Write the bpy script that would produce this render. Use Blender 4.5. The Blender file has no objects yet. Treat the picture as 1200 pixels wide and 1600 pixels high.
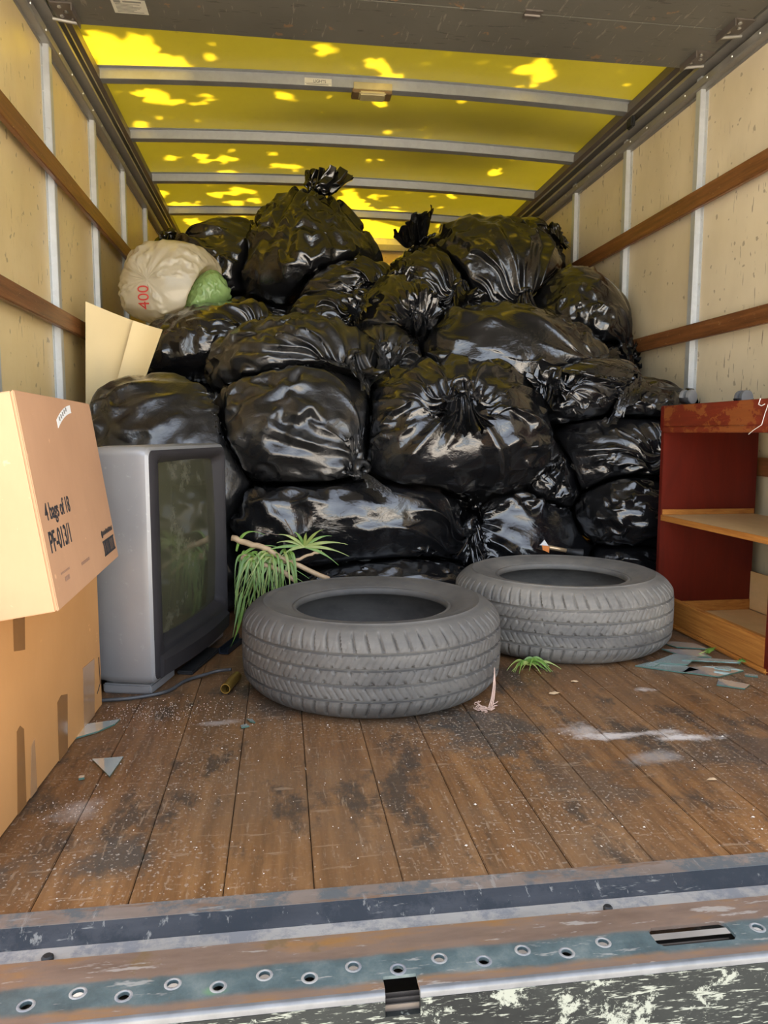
import bpy, bmesh, math, random
import numpy as np
from mathutils import Vector, Matrix, Euler
from mathutils.bvhtree import BVHTree
PI = math.pi
sc = bpy.context.scene
COL = sc.collection

# ------------------------------------------------------------------ camera
cam_d = bpy.data.cameras.new('camera'); cam = bpy.data.objects.new('camera', cam_d); COL.objects.link(cam)
YAW, PITCH, ROLL = 0.1368, 0.1046, 0.0014
fw = Vector((math.sin(YAW)*math.cos(PITCH), math.cos(YAW)*math.cos(PITCH), -math.sin(PITCH)))
rt = Vector((math.cos(YAW), -math.sin(YAW), 0)); up = rt.cross(fw)
rt, up = rt*math.cos(ROLL)+up*math.sin(ROLL), up*math.cos(ROLL)-rt*math.sin(ROLL)
m = Matrix((rt, up, -fw)).transposed().to_4x4(); m.translation = (0.7637, 0.0, 0.60)
cam.matrix_world = m
cam_d.sensor_fit = 'HORIZONTAL'; cam_d.sensor_width = 36; cam_d.lens = 36*1158.06/1200
cam_d.clip_start = 0.02; cam_d.clip_end = 300
sc.camera = cam

# ------------------------------------------------------------------ light
SUN = Vector((-0.36, 0.42, 0.83)).normalized()
world = bpy.data.worlds.new('world'); sc.world = world; world.use_nodes = True
wn = world.node_tree.nodes; wl = world.node_tree.links
sky = wn.new('ShaderNodeTexSky'); sky.sky_type = 'NISHITA'; sky.sun_disc = False
sky.sun_elevation = math.asin(SUN.z); sky.sun_rotation = math.atan2(SUN.x, SUN.y)
sky.air_density = 1.0; sky.dust_density = 2.5; sky.ozone_density = 1.0
wn['Background'].inputs['Strength'].default_value = 0.30
hs = wn.new('ShaderNodeHueSaturation'); hs.inputs['Saturation'].default_value = 0.42; hs.inputs['Color'].default_value = (1, 1, 1, 1)
wl.new(sky.outputs[0], hs.inputs['Color']); wl.new(hs.outputs[0], wn['Background'].inputs['Color'])
sd = bpy.data.lights.new('sun', 'SUN'); sd.energy = 16.0; sd.angle = math.radians(0.55); sd.color = (1, 0.95, 0.86)
sun = bpy.data.objects.new('sun', sd); COL.objects.link(sun)
sun.rotation_euler = SUN.to_track_quat('Z', 'Y').to_euler(); sun.location = (0, 3, 12)
sc.view_settings.view_transform = 'Standard'; sc.view_settings.look = 'None'
sc.view_settings.gamma = 1.0; sc.view_settings.use_curve_mapping = False
sc.view_settings.exposure = 1.75

# ------------------------------------------------------------------ helpers
WLOC = {}
def wloc(o): return WLOC.get(o.name, Vector((0, 0, 0)))
def tag(o, label=None, cat=None, group=None, kind=None):
    if label: o['label'] = label
    if cat: o['category'] = cat
    if group: o['group'] = group
    if kind: o['kind'] = kind
    return o
def link(o, parent, loc):
    COL.objects.link(o)
    WLOC[o.name] = Vector(loc)
    if parent is not None:
        o.parent = parent; o.location = Vector(loc) - wloc(parent)
    else:
        o.location = loc
    return o
def empty(name, loc):
    o = bpy.data.objects.new(name, None); o.empty_display_size = 0.1
    return link(o, None, loc)
def mesh_obj(name, verts, faces, mat, parent=None, smooth=False, bevel=0, angle=None):
    v = np.asarray(verts, float)
    c = (v.min(0)+v.max(0))/2; c[2] = v[:, 2].min()
    me = bpy.data.meshes.new(name)
    me.from_pydata((v-c).tolist(), [], faces)
    bm = bmesh.new(); bm.from_mesh(me)
    bmesh.ops.recalc_face_normals(bm, faces=bm.faces)
    if bevel:
        bmesh.ops.bevel(bm, geom=[e for e in bm.edges if len(e.link_faces) == 2 and e.calc_face_angle() > 0.6], offset=bevel, segments=2, affect='EDGES', clamp_overlap=True)
    bm.to_mesh(me); bm.free()
    if smooth or angle: me.polygons.foreach_set('use_smooth', [True]*len(me.polygons))
    if angle:
        me.set_sharp_from_angle(angle=math.radians(angle))
    if mat: me.materials.append(mat)
    return link(bpy.data.objects.new(name, me), parent, c)
BF = [(0, 1, 3, 2), (4, 6, 7, 5), (0, 4, 5, 1), (2, 3, 7, 6), (0, 2, 6, 4), (1, 5, 7, 3)]
class MB:
    def __init__(s): s.v = []; s.f = []
    def add(s, v, f):
        n = len(s.v); s.v += [tuple(map(float, p)) for p in v]; s.f += [tuple(i+n for i in q) for q in f]; return s
    def box(s, x0, x1, y0, y1, z0, z1, M=None):
        v = [Vector((x, y, z)) for x in (x0, x1) for y in (y0, y1) for z in (z0, z1)]
        if M is not None: v = [M @ p for p in v]
        return s.add(v, BF)
    def tube(s, pts, rad, n=8, caps=True):
        pts = [Vector(p) for p in pts]; k = len(pts)
        rad = rad if hasattr(rad, '__len__') else [rad]*k
        v = []; f = []; ref = None
        for i, p in enumerate(pts):
            t = (pts[min(i+1, k-1)]-pts[max(i-1, 0)]).normalized()
            if ref is None: ref = t.orthogonal().normalized()
            ref = (ref - t*ref.dot(t)).normalized(); b = t.cross(ref)
            for j in range(n):
                a = 2*PI*j/n; v.append(p+(ref*math.cos(a)+b*math.sin(a))*rad[i])
        for i in range(k-1):
            for j in range(n):
                f.append((i*n+j, i*n+(j+1) % n, (i+1)*n+(j+1) % n, (i+1)*n+j))
        if caps: f += [tuple(range(n))[::-1], tuple(range((k-1)*n, k*n))]
        return s.add(v, f)
    def lathe(s, prof, c, axis=(0, 0, 1), n=24, caps=True):
        ax = Vector(axis).normalized(); a = ax.orthogonal().normalized(); b = ax.cross(a); c = Vector(c)
        v = []; f = []; k = len(prof)
        for (r, h) in prof:
            for j in range(n):
                t = 2*PI*j/n; v.append(c+ax*h+(a*math.cos(t)+b*math.sin(t))*r)
        for i in range(k-1):
            for j in range(n): f.append((i*n+j, i*n+(j+1) % n, (i+1)*n+(j+1) % n, (i+1)*n+j))
        if caps: f += [tuple(range(n))[::-1], tuple(range((k-1)*n, k*n))]
        return s.add(v, f)
    def prism(s, poly, ext, plane='xz', closed=True):
        # poly in the given plane, extruded along the missing axis over ext=(a,b)
        n = len(poly); v = []
        for e in ext:
            for (a, b) in poly:
                v.append({'xz': (a, e, b), 'yz': (e, a, b), 'xy': (a, b, e)}[plane])
        f = [(i, (i+1) % n, n+(i+1) % n, n+i) for i in range(n if closed else n-1)]
        if closed: f += [tuple(range(n))[::-1], tuple(range(n, 2*n))]
        return s.add(v, f)
    def build(s, name, mat, parent=None, **k): return mesh_obj(name, s.v, s.f, mat, parent, **k)
def box(name, x0, x1, y0, y1, z0, z1, mat, parent=None, M=None, **k):
    return MB().box(x0, x1, y0, y1, z0, z1, M).build(name, mat, parent, **k)
def text_obj(name, s, size, M, mat, parent, squash=1.0, depth=0.0004, fit=None, align='LEFT', bold=0.0):
    cu = bpy.data.curves.new(name, 'FONT'); cu.body = s; cu.size = size; cu.extrude = depth; cu.align_x = align; cu.offset = bold
    tmp = bpy.data.objects.new(name, cu); COL.objects.link(tmp)
    dg = bpy.context.evaluated_depsgraph_get(); dg.update()
    me = bpy.data.meshes.new_from_object(tmp.evaluated_get(dg))
    v = [list(p.co) for p in me.vertices]; f = [tuple(p.vertices) for p in me.polygons]
    bpy.data.objects.remove(tmp); bpy.data.meshes.remove(me)
    v = [M @ Vector((p[0]*squash, p[1], p[2])) for p in v]
    if fit: v = [fit(p) for p in v]
    mb = MB(); mb.add(v, f)
    return mb.build(name, mat, parent)

# ------------------------------------------------------------------ materials
class NT:
    def __init__(s, name):
        s.m = bpy.data.materials.new(name); s.m.use_nodes = True
        s.n = s.m.node_tree.nodes; s.l = s.m.node_tree.links; s.b = s.n['Principled BSDF']
        g = s.n.new('ShaderNodeNewGeometry'); s.pos = g.outputs['Position']
        s.obj = s.n.new('ShaderNodeTexCoord').outputs['Object']
    def inp(s, node, key, val):
        i = node.inputs[key]
        if hasattr(val, 'is_output'): s.l.new(val, i)
        else:
            if isinstance(val, tuple) and len(val) == 3 and i.type == 'RGBA': val = (*val, 1)
            i.default_value = val
    def vec(s, src, scale=(1, 1, 1), rot=(0, 0, 0), loc=(0, 0, 0)):
        n = s.n.new('ShaderNodeMapping'); s.l.new(src, n.inputs[0])
        n.inputs['Scale'].default_value = scale; n.inputs['Rotation'].default_value = rot; n.inputs['Location'].default_value = loc
        return n.outputs[0]
    def noise(s, scale, detail=4, rough=0.55, v=None, dist=0.0):
        n = s.n.new('ShaderNodeTexNoise'); s.l.new(v if v is not None else s.pos, n.inputs['Vector'])
        n.inputs['Scale'].default_value = scale; n.inputs['Detail'].default_value = detail
        n.inputs['Roughness'].default_value = rough; n.inputs['Distortion'].default_value = dist
        return n.outputs['Fac']
    def voro(s, scale, v=None, feat='F1', out='Distance'):
        n = s.n.new('ShaderNodeTexVoronoi'); n.feature = feat; s.l.new(v if v is not None else s.pos, n.inputs['Vector'])
        n.inputs['Scale'].default_value = scale; return n.outputs[out]
    def ramp(s, fac, stops, mode='LINEAR'):
        n = s.n.new('ShaderNodeValToRGB'); n.color_ramp.interpolation = mode; s.l.new(fac, n.inputs[0]); e = n.color_ramp.elements
        while len(e) < len(stops): e.new(0.5)
        for i, (p, c) in enumerate(stops):
            e[i].position = p; e[i].color = (*c, 1) if isinstance(c, tuple) else (c, c, c, 1)
        return n.outputs[0]
    def mix(s, fac, a, b, mode='MIX'):
        n = s.n.new('ShaderNodeMix'); n.data_type = 'RGBA'; n.blend_type = mode
        s.inp(n, 0, fac)
        for k, val in ((6, a), (7, b)):
            if hasattr(val, 'is_output'): s.l.new(val, n.inputs[k])
            else: n.inputs[k].default_value = (*val, 1)
        return n.outputs[2]
    def math(s, op, a, b=0.0, clamp=False):
        n = s.n.new('ShaderNodeMath'); n.operation = op; n.use_clamp = clamp; s.inp(n, 0, a); s.inp(n, 1, b); return n.outputs[0]
    def spot(s, c, r, soft=0.5, rot=0.0):
        # 1 inside an ellipse on the surface (a mark with a place of its own), 0 outside
        v = s.vec(s.pos, (1/r[0], 1/r[1], 0), (0, 0, 0), (-c[0]/r[0], -c[1]/r[1], 0))
        n = s.n.new('ShaderNodeVectorMath'); n.operation = 'LENGTH'; s.l.new(v, n.inputs[0])
        w = s.math('ADD', n.outputs['Value'], s.math('MULTIPLY', s.math('SUBTRACT', s.noise(14, 5, 0.7), 0.5), 3.2))
        return s.ramp(w, [(1-soft, 1.0), (1.0, 0.0)])
    def bump(s, h, strength=0.3, dist=0.01, prev=None):
        n = s.n.new('ShaderNodeBump'); n.inputs['Strength'].default_value = strength; n.inputs['Distance'].default_value = dist
        s.l.new(h, n.inputs['Height'])
        if prev is not None: s.l.new(prev, n.inputs['Normal'])
        s.l.new(n.outputs[0], s.b.inputs['Normal']); return n.outputs[0]
    def set(s, **k):
        names = dict(color='Base Color', rough='Roughness', metal='Metallic', spec='Specular IOR Level', trans='Transmission Weight', ior='IOR', alpha='Alpha', coat='Coat Weight', coatr='Coat Roughness')
        for a, val in k.items(): s.inp(s.b, names[a], val)
        return s.m
def plain(name, c, rough=0.5, metal=0.0, var=0.15, scale=20, bump=0.1, **k):
    t = NT(name); n = t.noise(scale, 5, v=t.pos)
    lo = tuple(x*(1-var) for x in c); hi = tuple(min(1, x*(1+var)) for x in c)
    t.set(color=t.ramp(n, [(0.3, lo), (0.7, hi)]), rough=rough, metal=metal, **k)
    if bump: t.bump(n, bump, 0.004)
    return t.m
M = {}
def wall_mat(name, a, b, seed):
    t = NT(name)
    base = t.ramp(t.noise(2.2, 4, v=t.vec(t.pos, (1, 1, 1), loc=(seed, 0, 0))), [(0.3, a), (0.7, b)])
    # scuffs: short dark scratches in two directions, and small chips
    def scr(rot, sc_, thr, w):
        v = t.vec(t.pos, sc_, rot, (seed, seed*2, 0))
        n = t.noise(9, 3, 0.6, v=v); gate = t.noise(2.4, 3, v=t.vec(t.pos, (1, 1, 1), loc=(seed*3, 1, 2)))
        return t.math('MULTIPLY', t.ramp(n, [(thr, 0.0), (thr+w, 1.0)]), t.ramp(gate, [(0.48, 0.0), (0.58, 1.0)]))
    s1 = scr((0.5, 0, 0), (1, 7.0, 1.1), 0.655, 0.03)
    s2 = scr((-1.0, 0, 0), (1, 9.0, 0.8), 0.66, 0.03)
    s3 = t.math('MULTIPLY', t.ramp(t.noise(26, 2, 0.5), [(0.675, 0.0), (0.70, 1.0)]), 0.7)
    fac = t.math('MAXIMUM', t.math('MAXIMUM', s1, s2), s3, True)
    col = t.mix(t.math('MULTIPLY', fac, 0.72), base, (0.10, 0.055, 0.025))
    dirt = t.ramp(t.noise(0.9, 5, 0.7, v=t.vec(t.pos, (1, 1, 0.6))), [(0.45, 0.0), (0.8, 0.5)])
    col = t.mix(dirt, col, (0.34, 0.27, 0.16))
    t.set(color=col, rough=t.ramp(t.noise(5, 4), [(0.3, 0.28), (0.7, 0.5)]), spec=0.4)
    t.bump(t.noise(60, 4), 0.08, 0.003)
    return t.m
M['wall_l'] = wall_mat('fibreglass_panel_warm', (0.68, 0.51, 0.24), (0.78, 0.62, 0.32), 0.0)
M['wall_r'] = wall_mat('fibreglass_panel_cream', (0.66, 0.55, 0.36), (0.77, 0.66, 0.46), 4.0)
M['wall_b'] = wall_mat('fibreglass_panel_front', (0.60, 0.42, 0.18), (0.68, 0.5, 0.25), 8.0)
def galv(name, c):
    t = NT(name)
    n = t.voro(60, out='Color'); k = t.noise(6, 5, 0.65)
    col = t.mix(0.35, t.ramp(k, [(0.3, tuple(x*0.72 for x in c)), (0.7, c)]), t.mix(n, tuple(x*0.8 for x in c), c))
    rust = t.ramp(t.noise(9, 6, 0.7), [(0.66, 0.0), (0.74, 1.0)])
    col = t.mix(t.math('MULTIPLY', rust, 0.5), col, (0.16, 0.09, 0.045))
    t.set(color=col, rough=t.ramp(k, [(0.3, 0.38), (0.7, 0.58)]), metal=0.55)
    t.bump(t.noise(90, 3), 0.08, 0.002); return t.m
M['galv'] = galv('galvanised_steel', (0.66, 0.68, 0.68))
M['rib'] = galv('dull_rib_steel', (0.40, 0.41, 0.41))
M['rail'] = galv('rail_steel', (0.36, 0.34, 0.30))
def slat_mat():
    t = NT('stained_slat_wood')
    g = t.noise(5, 6, 0.7, v=t.vec(t.pos, (1, 0.7, 12)))
    col = t.ramp(g, [(0.25, (0.07, 0.025, 0.008)), (0.55, (0.20, 0.075, 0.022)), (0.8, (0.33, 0.15, 0.05))])
    sc_ = t.ramp(t.noise(16, 4, 0.7, v=t.vec(t.pos, (1, 2.5, 6), (0.4, 0, 0))), [(0.64, 0.0), (0.72, 1.0)])
    col = t.mix(t.math('MULTIPLY', sc_, 0.65), col, (0.52, 0.34, 0.18))
    t.set(color=col, rough=0.42); t.bump(g, 0.25, 0.003); return t.m
M['slat'] = slat_mat()
def roof_mat():
    t = NT('translucent_yellow_fibreglass')
    n = t.noise(3.0, 5, 0.6); fib = t.noise(70, 3, 0.6, v=t.vec(t.pos, (1, 2.2, 1), (0, 0, 0.6)))
    specks = t.ramp(t.noise(34, 2, 0.6), [(0.70, 0.0), (0.75, 1.0)])
    ct = t.mix(t.math('MULTIPLY', fib, 0.35), (0.95, 0.63, 0.014), (0.82, 0.52, 0.009))
    ct = t.mix(t.math('MULTIPLY', specks, 0.6), ct, (0.35, 0.22, 0.02))
    cd = t.ramp(n, [(0.3, (0.34, 0.29, 0.05)), (0.7, (0.43, 0.365, 0.07))])
    tr = t.n.new('ShaderNodeBsdfTranslucent'); t.l.new(ct, tr.inputs['Color'])
    t.set(color=cd, rough=0.35, spec=0.3)
    ms = t.n.new('ShaderNodeMixShader'); ms.inputs[0].default_value = 0.17
    t.l.new(t.b.outputs[0], ms.inputs[1]); t.l.new(tr.outputs[0], ms.inputs[2])
    t.l.new(ms.outputs[0], t.n['Material Output'].inputs['Surface']); return t.m
M['roof'] = roof_mat()
def door_mat():
    t = NT('scuffed_grey_door_paint')
    n = t.noise(2.5, 5, 0.6)
    col = t.ramp(n, [(0.3, (0.105, 0.098, 0.078)), (0.7, (0.140, 0.131, 0.105))])
    a = t.ramp(t.noise(8, 4, 0.65, v=t.vec(t.pos, (1.4, 9, 1), (0, 0, 0.7))), [(0.62, 0.0), (0.66, 1.0)])
    b = t.ramp(t.noise(8, 4, 0.65, v=t.vec(t.pos, (9, 1.2, 1), (0, 0, 0.5), (3, 1, 0))), [(0.63, 0.0), (0.66, 1.0)])
    c = t.ramp(t.noise(20, 3, 0.6), [(0.68, 0.0), (0.71, 1.0)])
    col = t.mix(t.math('MULTIPLY', a, 0.55), col, (0.03, 0.026, 0.022))
    col = t.mix(t.math('MULTIPLY', b, 0.35), col, (0.40, 0.36, 0.28))
    col = t.mix(t.math('MULTIPLY', c, 0.7), col, (0.30, 0.17, 0.08))
    t.set(color=col, rough=0.5); t.bump(n, 0.05, 0.003); return t.m
M['door'] = door_mat()
def floor_mat():
    t = NT('worn_oak_floor')
    g = t.noise(7, 7, 0.7, v=t.vec(t.pos, (4.0, 0.35, 1)))
    big = t.noise(1.9, 5, 0.65)
    oi = t.n.new('ShaderNodeObjectInfo')
    col = t.ramp(g, [(0.25, (0.060, 0.029, 0.012)), (0.5, (0.185, 0.088, 0.033)), (0.72, (0.31, 0.160, 0.062))])
    col = t.mix(t.math('MULTIPLY', oi.outputs['Random'], 0.35), col, (0.115, 0.062, 0.030))
    grey = t.ramp(big, [(0.42, 0.0), (0.62, 0.6)])
    col = t.mix(grey, col, (0.150, 0.098, 0.058))
    blot = t.ramp(t.noise(5.5, 6, 0.7, v=t.vec(t.pos, (1.5, 0.7, 1), loc=(5, 2, 0))), [(0.53, 0.0), (0.62, 0.8)])
    col = t.mix(blot, col, (0.045, 0.036, 0.028))
    for c, r, k in (((1.17, 1.42), (0.13, 0.16), 0.75), ((1.28, 1.2), (0.11, 0.15), 0.5), ((1.62, 1.25), (0.22, 0.12), 0.6), ((1.05, 1.52), (0.1, 0.1), 0.45), ((0.52, 1.04), (0.06, 0.07), 0.8), ((0.36, 1.02), (0.07, 0.05), 0.7), ((0.75, 1.62), (0.07, 0.12), 0.6)):
        col = t.mix(t.math('MULTIPLY', t.spot(c, r, 0.6), k), col, (0.055, 0.052, 0.045))
    # pale streaks and spots, then fine dust
    for c, r, k in (((1.44, 1.355), (0.14, 0.018), 0.8), ((1.55, 1.328), (0.08, 0.020), 0.9), ((1.36, 1.39), (0.06, 0.045), 0.5), ((1.45, 1.25), (0.06, 0.03), 0.3), ((1.60, 1.60), (0.03, 0.02), 0.7), ((0.62, 1.53), (0.06, 0.015), 0.4), ((0.43, 1.19), (0.04, 0.04), 0.3)):
        col = t.mix(t.math('MULTIPLY', t.spot(c, r, 0.8), k), col, (0.62, 0.57, 0.52))
    dust = t.math('MULTIPLY', t.ramp(t.noise(150, 2, 0.6), [(0.60, 0.0), (0.66, 1.0)]), t.ramp(t.noise(3, 3), [(0.42, 0.08), (0.62, 0.6)]))
    col = t.mix(dust, col, (0.50, 0.43, 0.35))
    scr = t.ramp(t.noise(10, 4, 0.7, v=t.vec(t.pos, (1, 7, 1), (0, 0, 0.5))), [(0.61, 0.0), (0.66, 0.5)])
    scr2 = t.ramp(t.noise(12, 4, 0.7, v=t.vec(t.pos, (9, 1, 1), (0, 0, 0.15))), [(0.60, 0.0), (0.66, 0.5)])
    col = t.mix(t.math('MAXIMUM', scr, scr2), col, (0.33, 0.235, 0.15))
    t.set(color=col, rough=t.ramp(big, [(0.3, 0.36), (0.7, 0.55)]), spec=0.4)
    b1 = t.bump(g, 0.18, 0.004); t.bump(t.noise(120, 3), 0.12, 0.002, b1); return t.m
M['floor'] = floor_mat()
def steel_mat(name, a, b, rustk, blue=(0.09, 0.11, 0.12)):
    t = NT(name)
    n = t.noise(5, 6, 0.7, v=t.vec(t.pos, (0.8, 3, 3))); k = t.noise(13, 6, 0.75)
    col = t.ramp(n, [(0.3, a), (0.7, b)])
    col = t.mix(t.ramp(k, [(0.46, 0.0), (0.56, 0.8)]), col, blue)
    r = t.ramp(t.noise(4, 6, 0.7, v=t.vec(t.pos, (0.7, 4, 4), loc=(3, 0, 0))), [(0.86-rustk*0.8, 0.0), (0.94-rustk*0.8, 0.9)])
    col = t.mix(r, col, t.ramp(k, [(0.3, (0.10, 0.05, 0.028)), (0.7, (0.30, 0.15, 0.06))]))
    s = t.ramp(t.noise(14, 4, 0.7, v=t.vec(t.pos, (1, 6, 6), (0, 0, 0.9))), [(0.615, 0.0), (0.68, 0.5)])
    s2 = t.ramp(t.noise(14, 4, 0.7, v=t.vec(t.pos, (6, 1, 6), (0, 0, 0.7))), [(0.615, 0.0), (0.68, 0.45)])
    col = t.mix(t.math('MAXIMUM', s, s2), col, (0.34, 0.33, 0.30))
    t.set(color=col, rough=t.ramp(k, [(0.3, 0.42), (0.7, 0.65)]), metal=0.15, spec=0.25)
    t.bump(k, 0.2, 0.003); return t.m
M['st_brown'] = steel_mat('worn_brown_sill_steel', (0.17, 0.13, 0.105), (0.25, 0.20, 0.165), 0.45)
M['st_dark'] = steel_mat('dark_blued_steel', (0.022, 0.025, 0.031), (0.048, 0.052, 0.060), 0.30, (0.018, 0.023, 0.030))
M['st_light'] = steel_mat('pale_zinc_steel', (0.27, 0.26, 0.24), (0.38, 0.365, 0.34), 0.32, (0.17, 0.18, 0.20))
M['st_rust'] = steel_mat('rusty_sill_steel', (0.19, 0.125, 0.09), (0.28, 0.19, 0.13), 0.55)
M['st_plate'] = steel_mat('blue_green_worn_plate', (0.10, 0.13, 0.13), (0.17, 0.20, 0.19), 0.40)
M['st_edge'] = plain('polished_steel_edge', (0.17, 0.175, 0.18), 0.42, 0.35, 0.2, 30)
def scratch_mat():
    t = NT('scratched_black_bumper')
    n = t.noise(9, 5, 0.7); col = t.ramp(n, [(0.3, (0.008, 0.009, 0.009)), (0.7, (0.022, 0.025, 0.023))])
    s = None
    for i, (r, th) in enumerate(((0.3, 0.62), (1.2, 0.62), (2.1, 0.63), (2.7, 0.62), (0.8, 0.63))):
        e = t.ramp(t.noise(26, 4, 0.65, v=t.vec(t.pos, (1, 1, 7), (0, r, 0), (i*3, 0, i))), [(th, 0.0), (th+0.05, 1.0)])
        s = e if s is None else t.math('MAXIMUM', s, e)
    chip = t.ramp(t.noise(22, 6, 0.75), [(0.56, 0.0), (0.60, 1.0)])
    col = t.mix(t.math('MAXIMUM', s, chip), col, (0.24, 0.255, 0.215))
    t.set(color=col, rough=0.6, spec=0.2); t.bump(n, 0.3, 0.003); return t.m
M['bumper'] = scratch_mat()
M['dark'] = plain('dark_steel_hole_shade', (0.012, 0.012, 0.012), 0.6)
M['bracket'] = galv('grimy_bracket_steel', (0.20, 0.17, 0.145))
M['bolt'] = plain('zinc_bolt', (0.55, 0.54, 0.5), 0.35, 0.8)
M['roller'] = plain('nylon_roller', (0.62, 0.58, 0.50), 0.5)
M['sticker'] = plain('cream_sticker', (0.60, 0.57, 0.46), 0.5, 0, 0.06)
M['ink'] = plain('black_ink', (0.018, 0.017, 0.02), 0.6, 0, 0.1)
M['fadeink'] = plain('faded_ink', (0.30, 0.17, 0.11), 0.7, 0, 0.1)
M['greyink'] = plain('grey_print', (0.22, 0.21, 0.18), 0.6, 0, 0.1)
M['lens'] = plain('yellowed_lamp_lens', (0.42, 0.36, 0.19), 0.25, 0, 0.1)
M['lampbody'] = plain('brown_lamp_body', (0.16, 0.10, 0.045), 0.4)
M['concrete'] = plain('grey_driveway', (0.40, 0.36, 0.31), 0.9, 0, 0.2, 3)
M['outer'] = plain('white_truck_skin', (0.7, 0.68, 0.62), 0.4)
M['leaf'] = plain('tree_leaf', (0.06, 0.11, 0.02), 0.5, 0, 0.3)
M['bark'] = plain('tree_bark', (0.14, 0.10, 0.07), 0.9)
# ================================================================== structure
W = 2.34; YB = 5.65; YF = 0.92
ground = box('ground', -30, 32, -40, 30, -1.0, -0.92, M['concrete']); tag(ground, 'pale concrete driveway the truck stands on', kind='structure')
# floor: a subfloor slab with planks running into the truck
floor = box('floor', 0.0, W, YF-0.005, YB, -0.10, -0.022, M['st_brown']); tag(floor, 'worn brown plank floor of the truck', kind='structure')
S0 = 1.0382; SP = 0.1195
edges = [0.003] + [S0+SP*k for k in range(-8, 11) if 0.03 < S0+SP*k < W-0.03] + [W-0.003]
rnd = random.Random(3)
for a, b in zip(edges[:-1], edges[1:]):
    dz = rnd.uniform(-0.0012, 0.0004); g = 0.0006
    mb = MB(); mb.box(a+g, b-g, YF, YB-0.002, -0.022, dz); mb.build('plank', M['floor'], floor, bevel=0.0012)
# rear sill
sill = MB().prism([(0.925, 0.0022), (0.897, 0.0022), (0.872, -0.012), (0.839, -0.012), (0.839, -0.05), (0.925, -0.05)], (-0.02, W+0.02), 'yz')
trim3 = empty('trim_3', (W/2, 0.8, -0.05)); tag(trim3, 'worn steel rear sill with punched plate', kind='structure')
MB().prism([(0.926, -0.03), (0.926, 0.0022), (0.898, 0.0022), (0.898, -0.03)], (-0.02, W+0.02), 'yz').build('sill_lip', M['st_brown'], trim3)
MB().prism([(0.8978, -0.03), (0.8978, 0.0012), (0.874, -0.0115), (0.874, -0.03)], (-0.02, W+0.02), 'yz').build('sill_slope', M['st_dark'], trim3)
MB().prism([(0.8738, -0.03), (0.8738, -0.0118), (0.842, -0.0118), (0.842, -0.03)], (-0.02, W+0.02), 'yz').build('sill_channel', M['st_light'], trim3)
def plate_with_holes(name, x0, x1, y0, y1, z, thick, holes, slots, mat, parent):
    bm = bmesh.new(); es = []; loops = []
    def loop(pts):
        vs = [bm.verts.new((x, y, z)) for x, y in pts]
        ee = [bm.edges.new((vs[i], vs[(i+1) % len(vs)])) for i in range(len(vs))]
        es.extend(ee); loops.append(vs)
    pts = [(x0, y0)]
    for (a, b) in slots['front']: pts += [(a, y0), (a, y0+0.020), (b, y0+0.020), (b, y0)]
    pts += [(x1, y0), (x1, y1), (x0, y1)]
    loop(pts)
    for (cx, cy, r) in holes: loop([(cx+r*math.cos(2*PI*i/16), cy+r*math.sin(2*PI*i/16)) for i in range(16)])
    for (a, b, c, d) in slots['inner']:
        k = 0.006; loop([(a+k, c), (b-k, c), (b, c+k), (b, d-k), (b-k, d), (a+k, d), (a, d-k), (a, c+k)])
    bmesh.ops.triangle_fill(bm, use_beauty=True, use_dissolve=False, edges=es)
    bm.normal_update()
    for f in bm.faces:
        if f.normal.z < 0: f.normal_flip()
    n = len(bm.verts); faces = [tuple(v.index for v in f.verts) for f in bm.faces]
    bm.verts.index_update(); faces = [tuple(v.index for v in f.verts) for f in bm.faces]
    verts = [tuple(v.co) for v in bm.verts]; li = [[v.index for v in L] for L in loops]; bm.free()
    allv = verts + [(x, y, zz-thick) for x, y, zz in verts]
    ff = list(faces) + [tuple(i+n for i in f[::-1]) for f in faces]
    for L in li:
        for i in range(len(L)):
            a, b = L[i], L[(i+1) % len(L)]; ff.append((a, b, b+n, a+n))
    return mesh_obj(name, allv, ff, mat, parent)
def plate_mat():
    t = NT('punched_sill_plate')
    sep = t.n.new('ShaderNodeSeparateXYZ'); t.l.new(t.pos, sep.inputs[0])
    w = t.math('ADD', sep.outputs['Y'], t.math('MULTIPLY', t.math('SUBTRACT', t.noise(9, 5, 0.7), 0.5), 0.02))
    k = t.noise(14, 6, 0.75); n = t.noise(4, 5, 0.7, v=t.vec(t.pos, (0.7, 3, 1)))
    rust = t.ramp(n, [(0.25, (0.13, 0.085, 0.062)), (0.5, (0.22, 0.15, 0.11)), (0.62, (0.30, 0.155, 0.055)), (0.8, (0.20, 0.14, 0.11))])
    blue = t.ramp(k, [(0.3, (0.055, 0.082, 0.09)), (0.5, (0.10, 0.14, 0.145)), (0.72, (0.20, 0.235, 0.22))])
    f = t.ramp(w, [(0.0, 0.0), (0.7555, 0.0), (0.7595, 1.0), (0.796, 1.0), (0.801, 0.0)])
    col = t.mix(f, rust, blue)
    sp = t.ramp(t.noise(7, 5, 0.7, v=t.vec(t.pos, (1, 1, 1), loc=(7, 7, 0))), [(0.62, 0.0), (0.66, 0.85)])
    col = t.mix(sp, col, (0.19, 0.125, 0.065))
    gr = t.spot((0.68, 0.768), (0.022, 0.010), 0.5); col = t.mix(t.math('MULTIPLY', gr, 0.6), col, (0.16, 0.30, 0.14))
    s = t.ramp(t.noise(16, 4, 0.7, v=t.vec(t.pos, (1, 6, 6), (0, 0, 0.9))), [(0.60, 0.0), (0.65, 0.6)])
    col = t.mix(s, col, (0.44, 0.42, 0.38))
    t.set(color=col, rough=t.ramp(k, [(0.3, 0.34), (0.7, 0.6)]), metal=0.3); t.bump(k, 0.25, 0.003); return t.m
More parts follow.
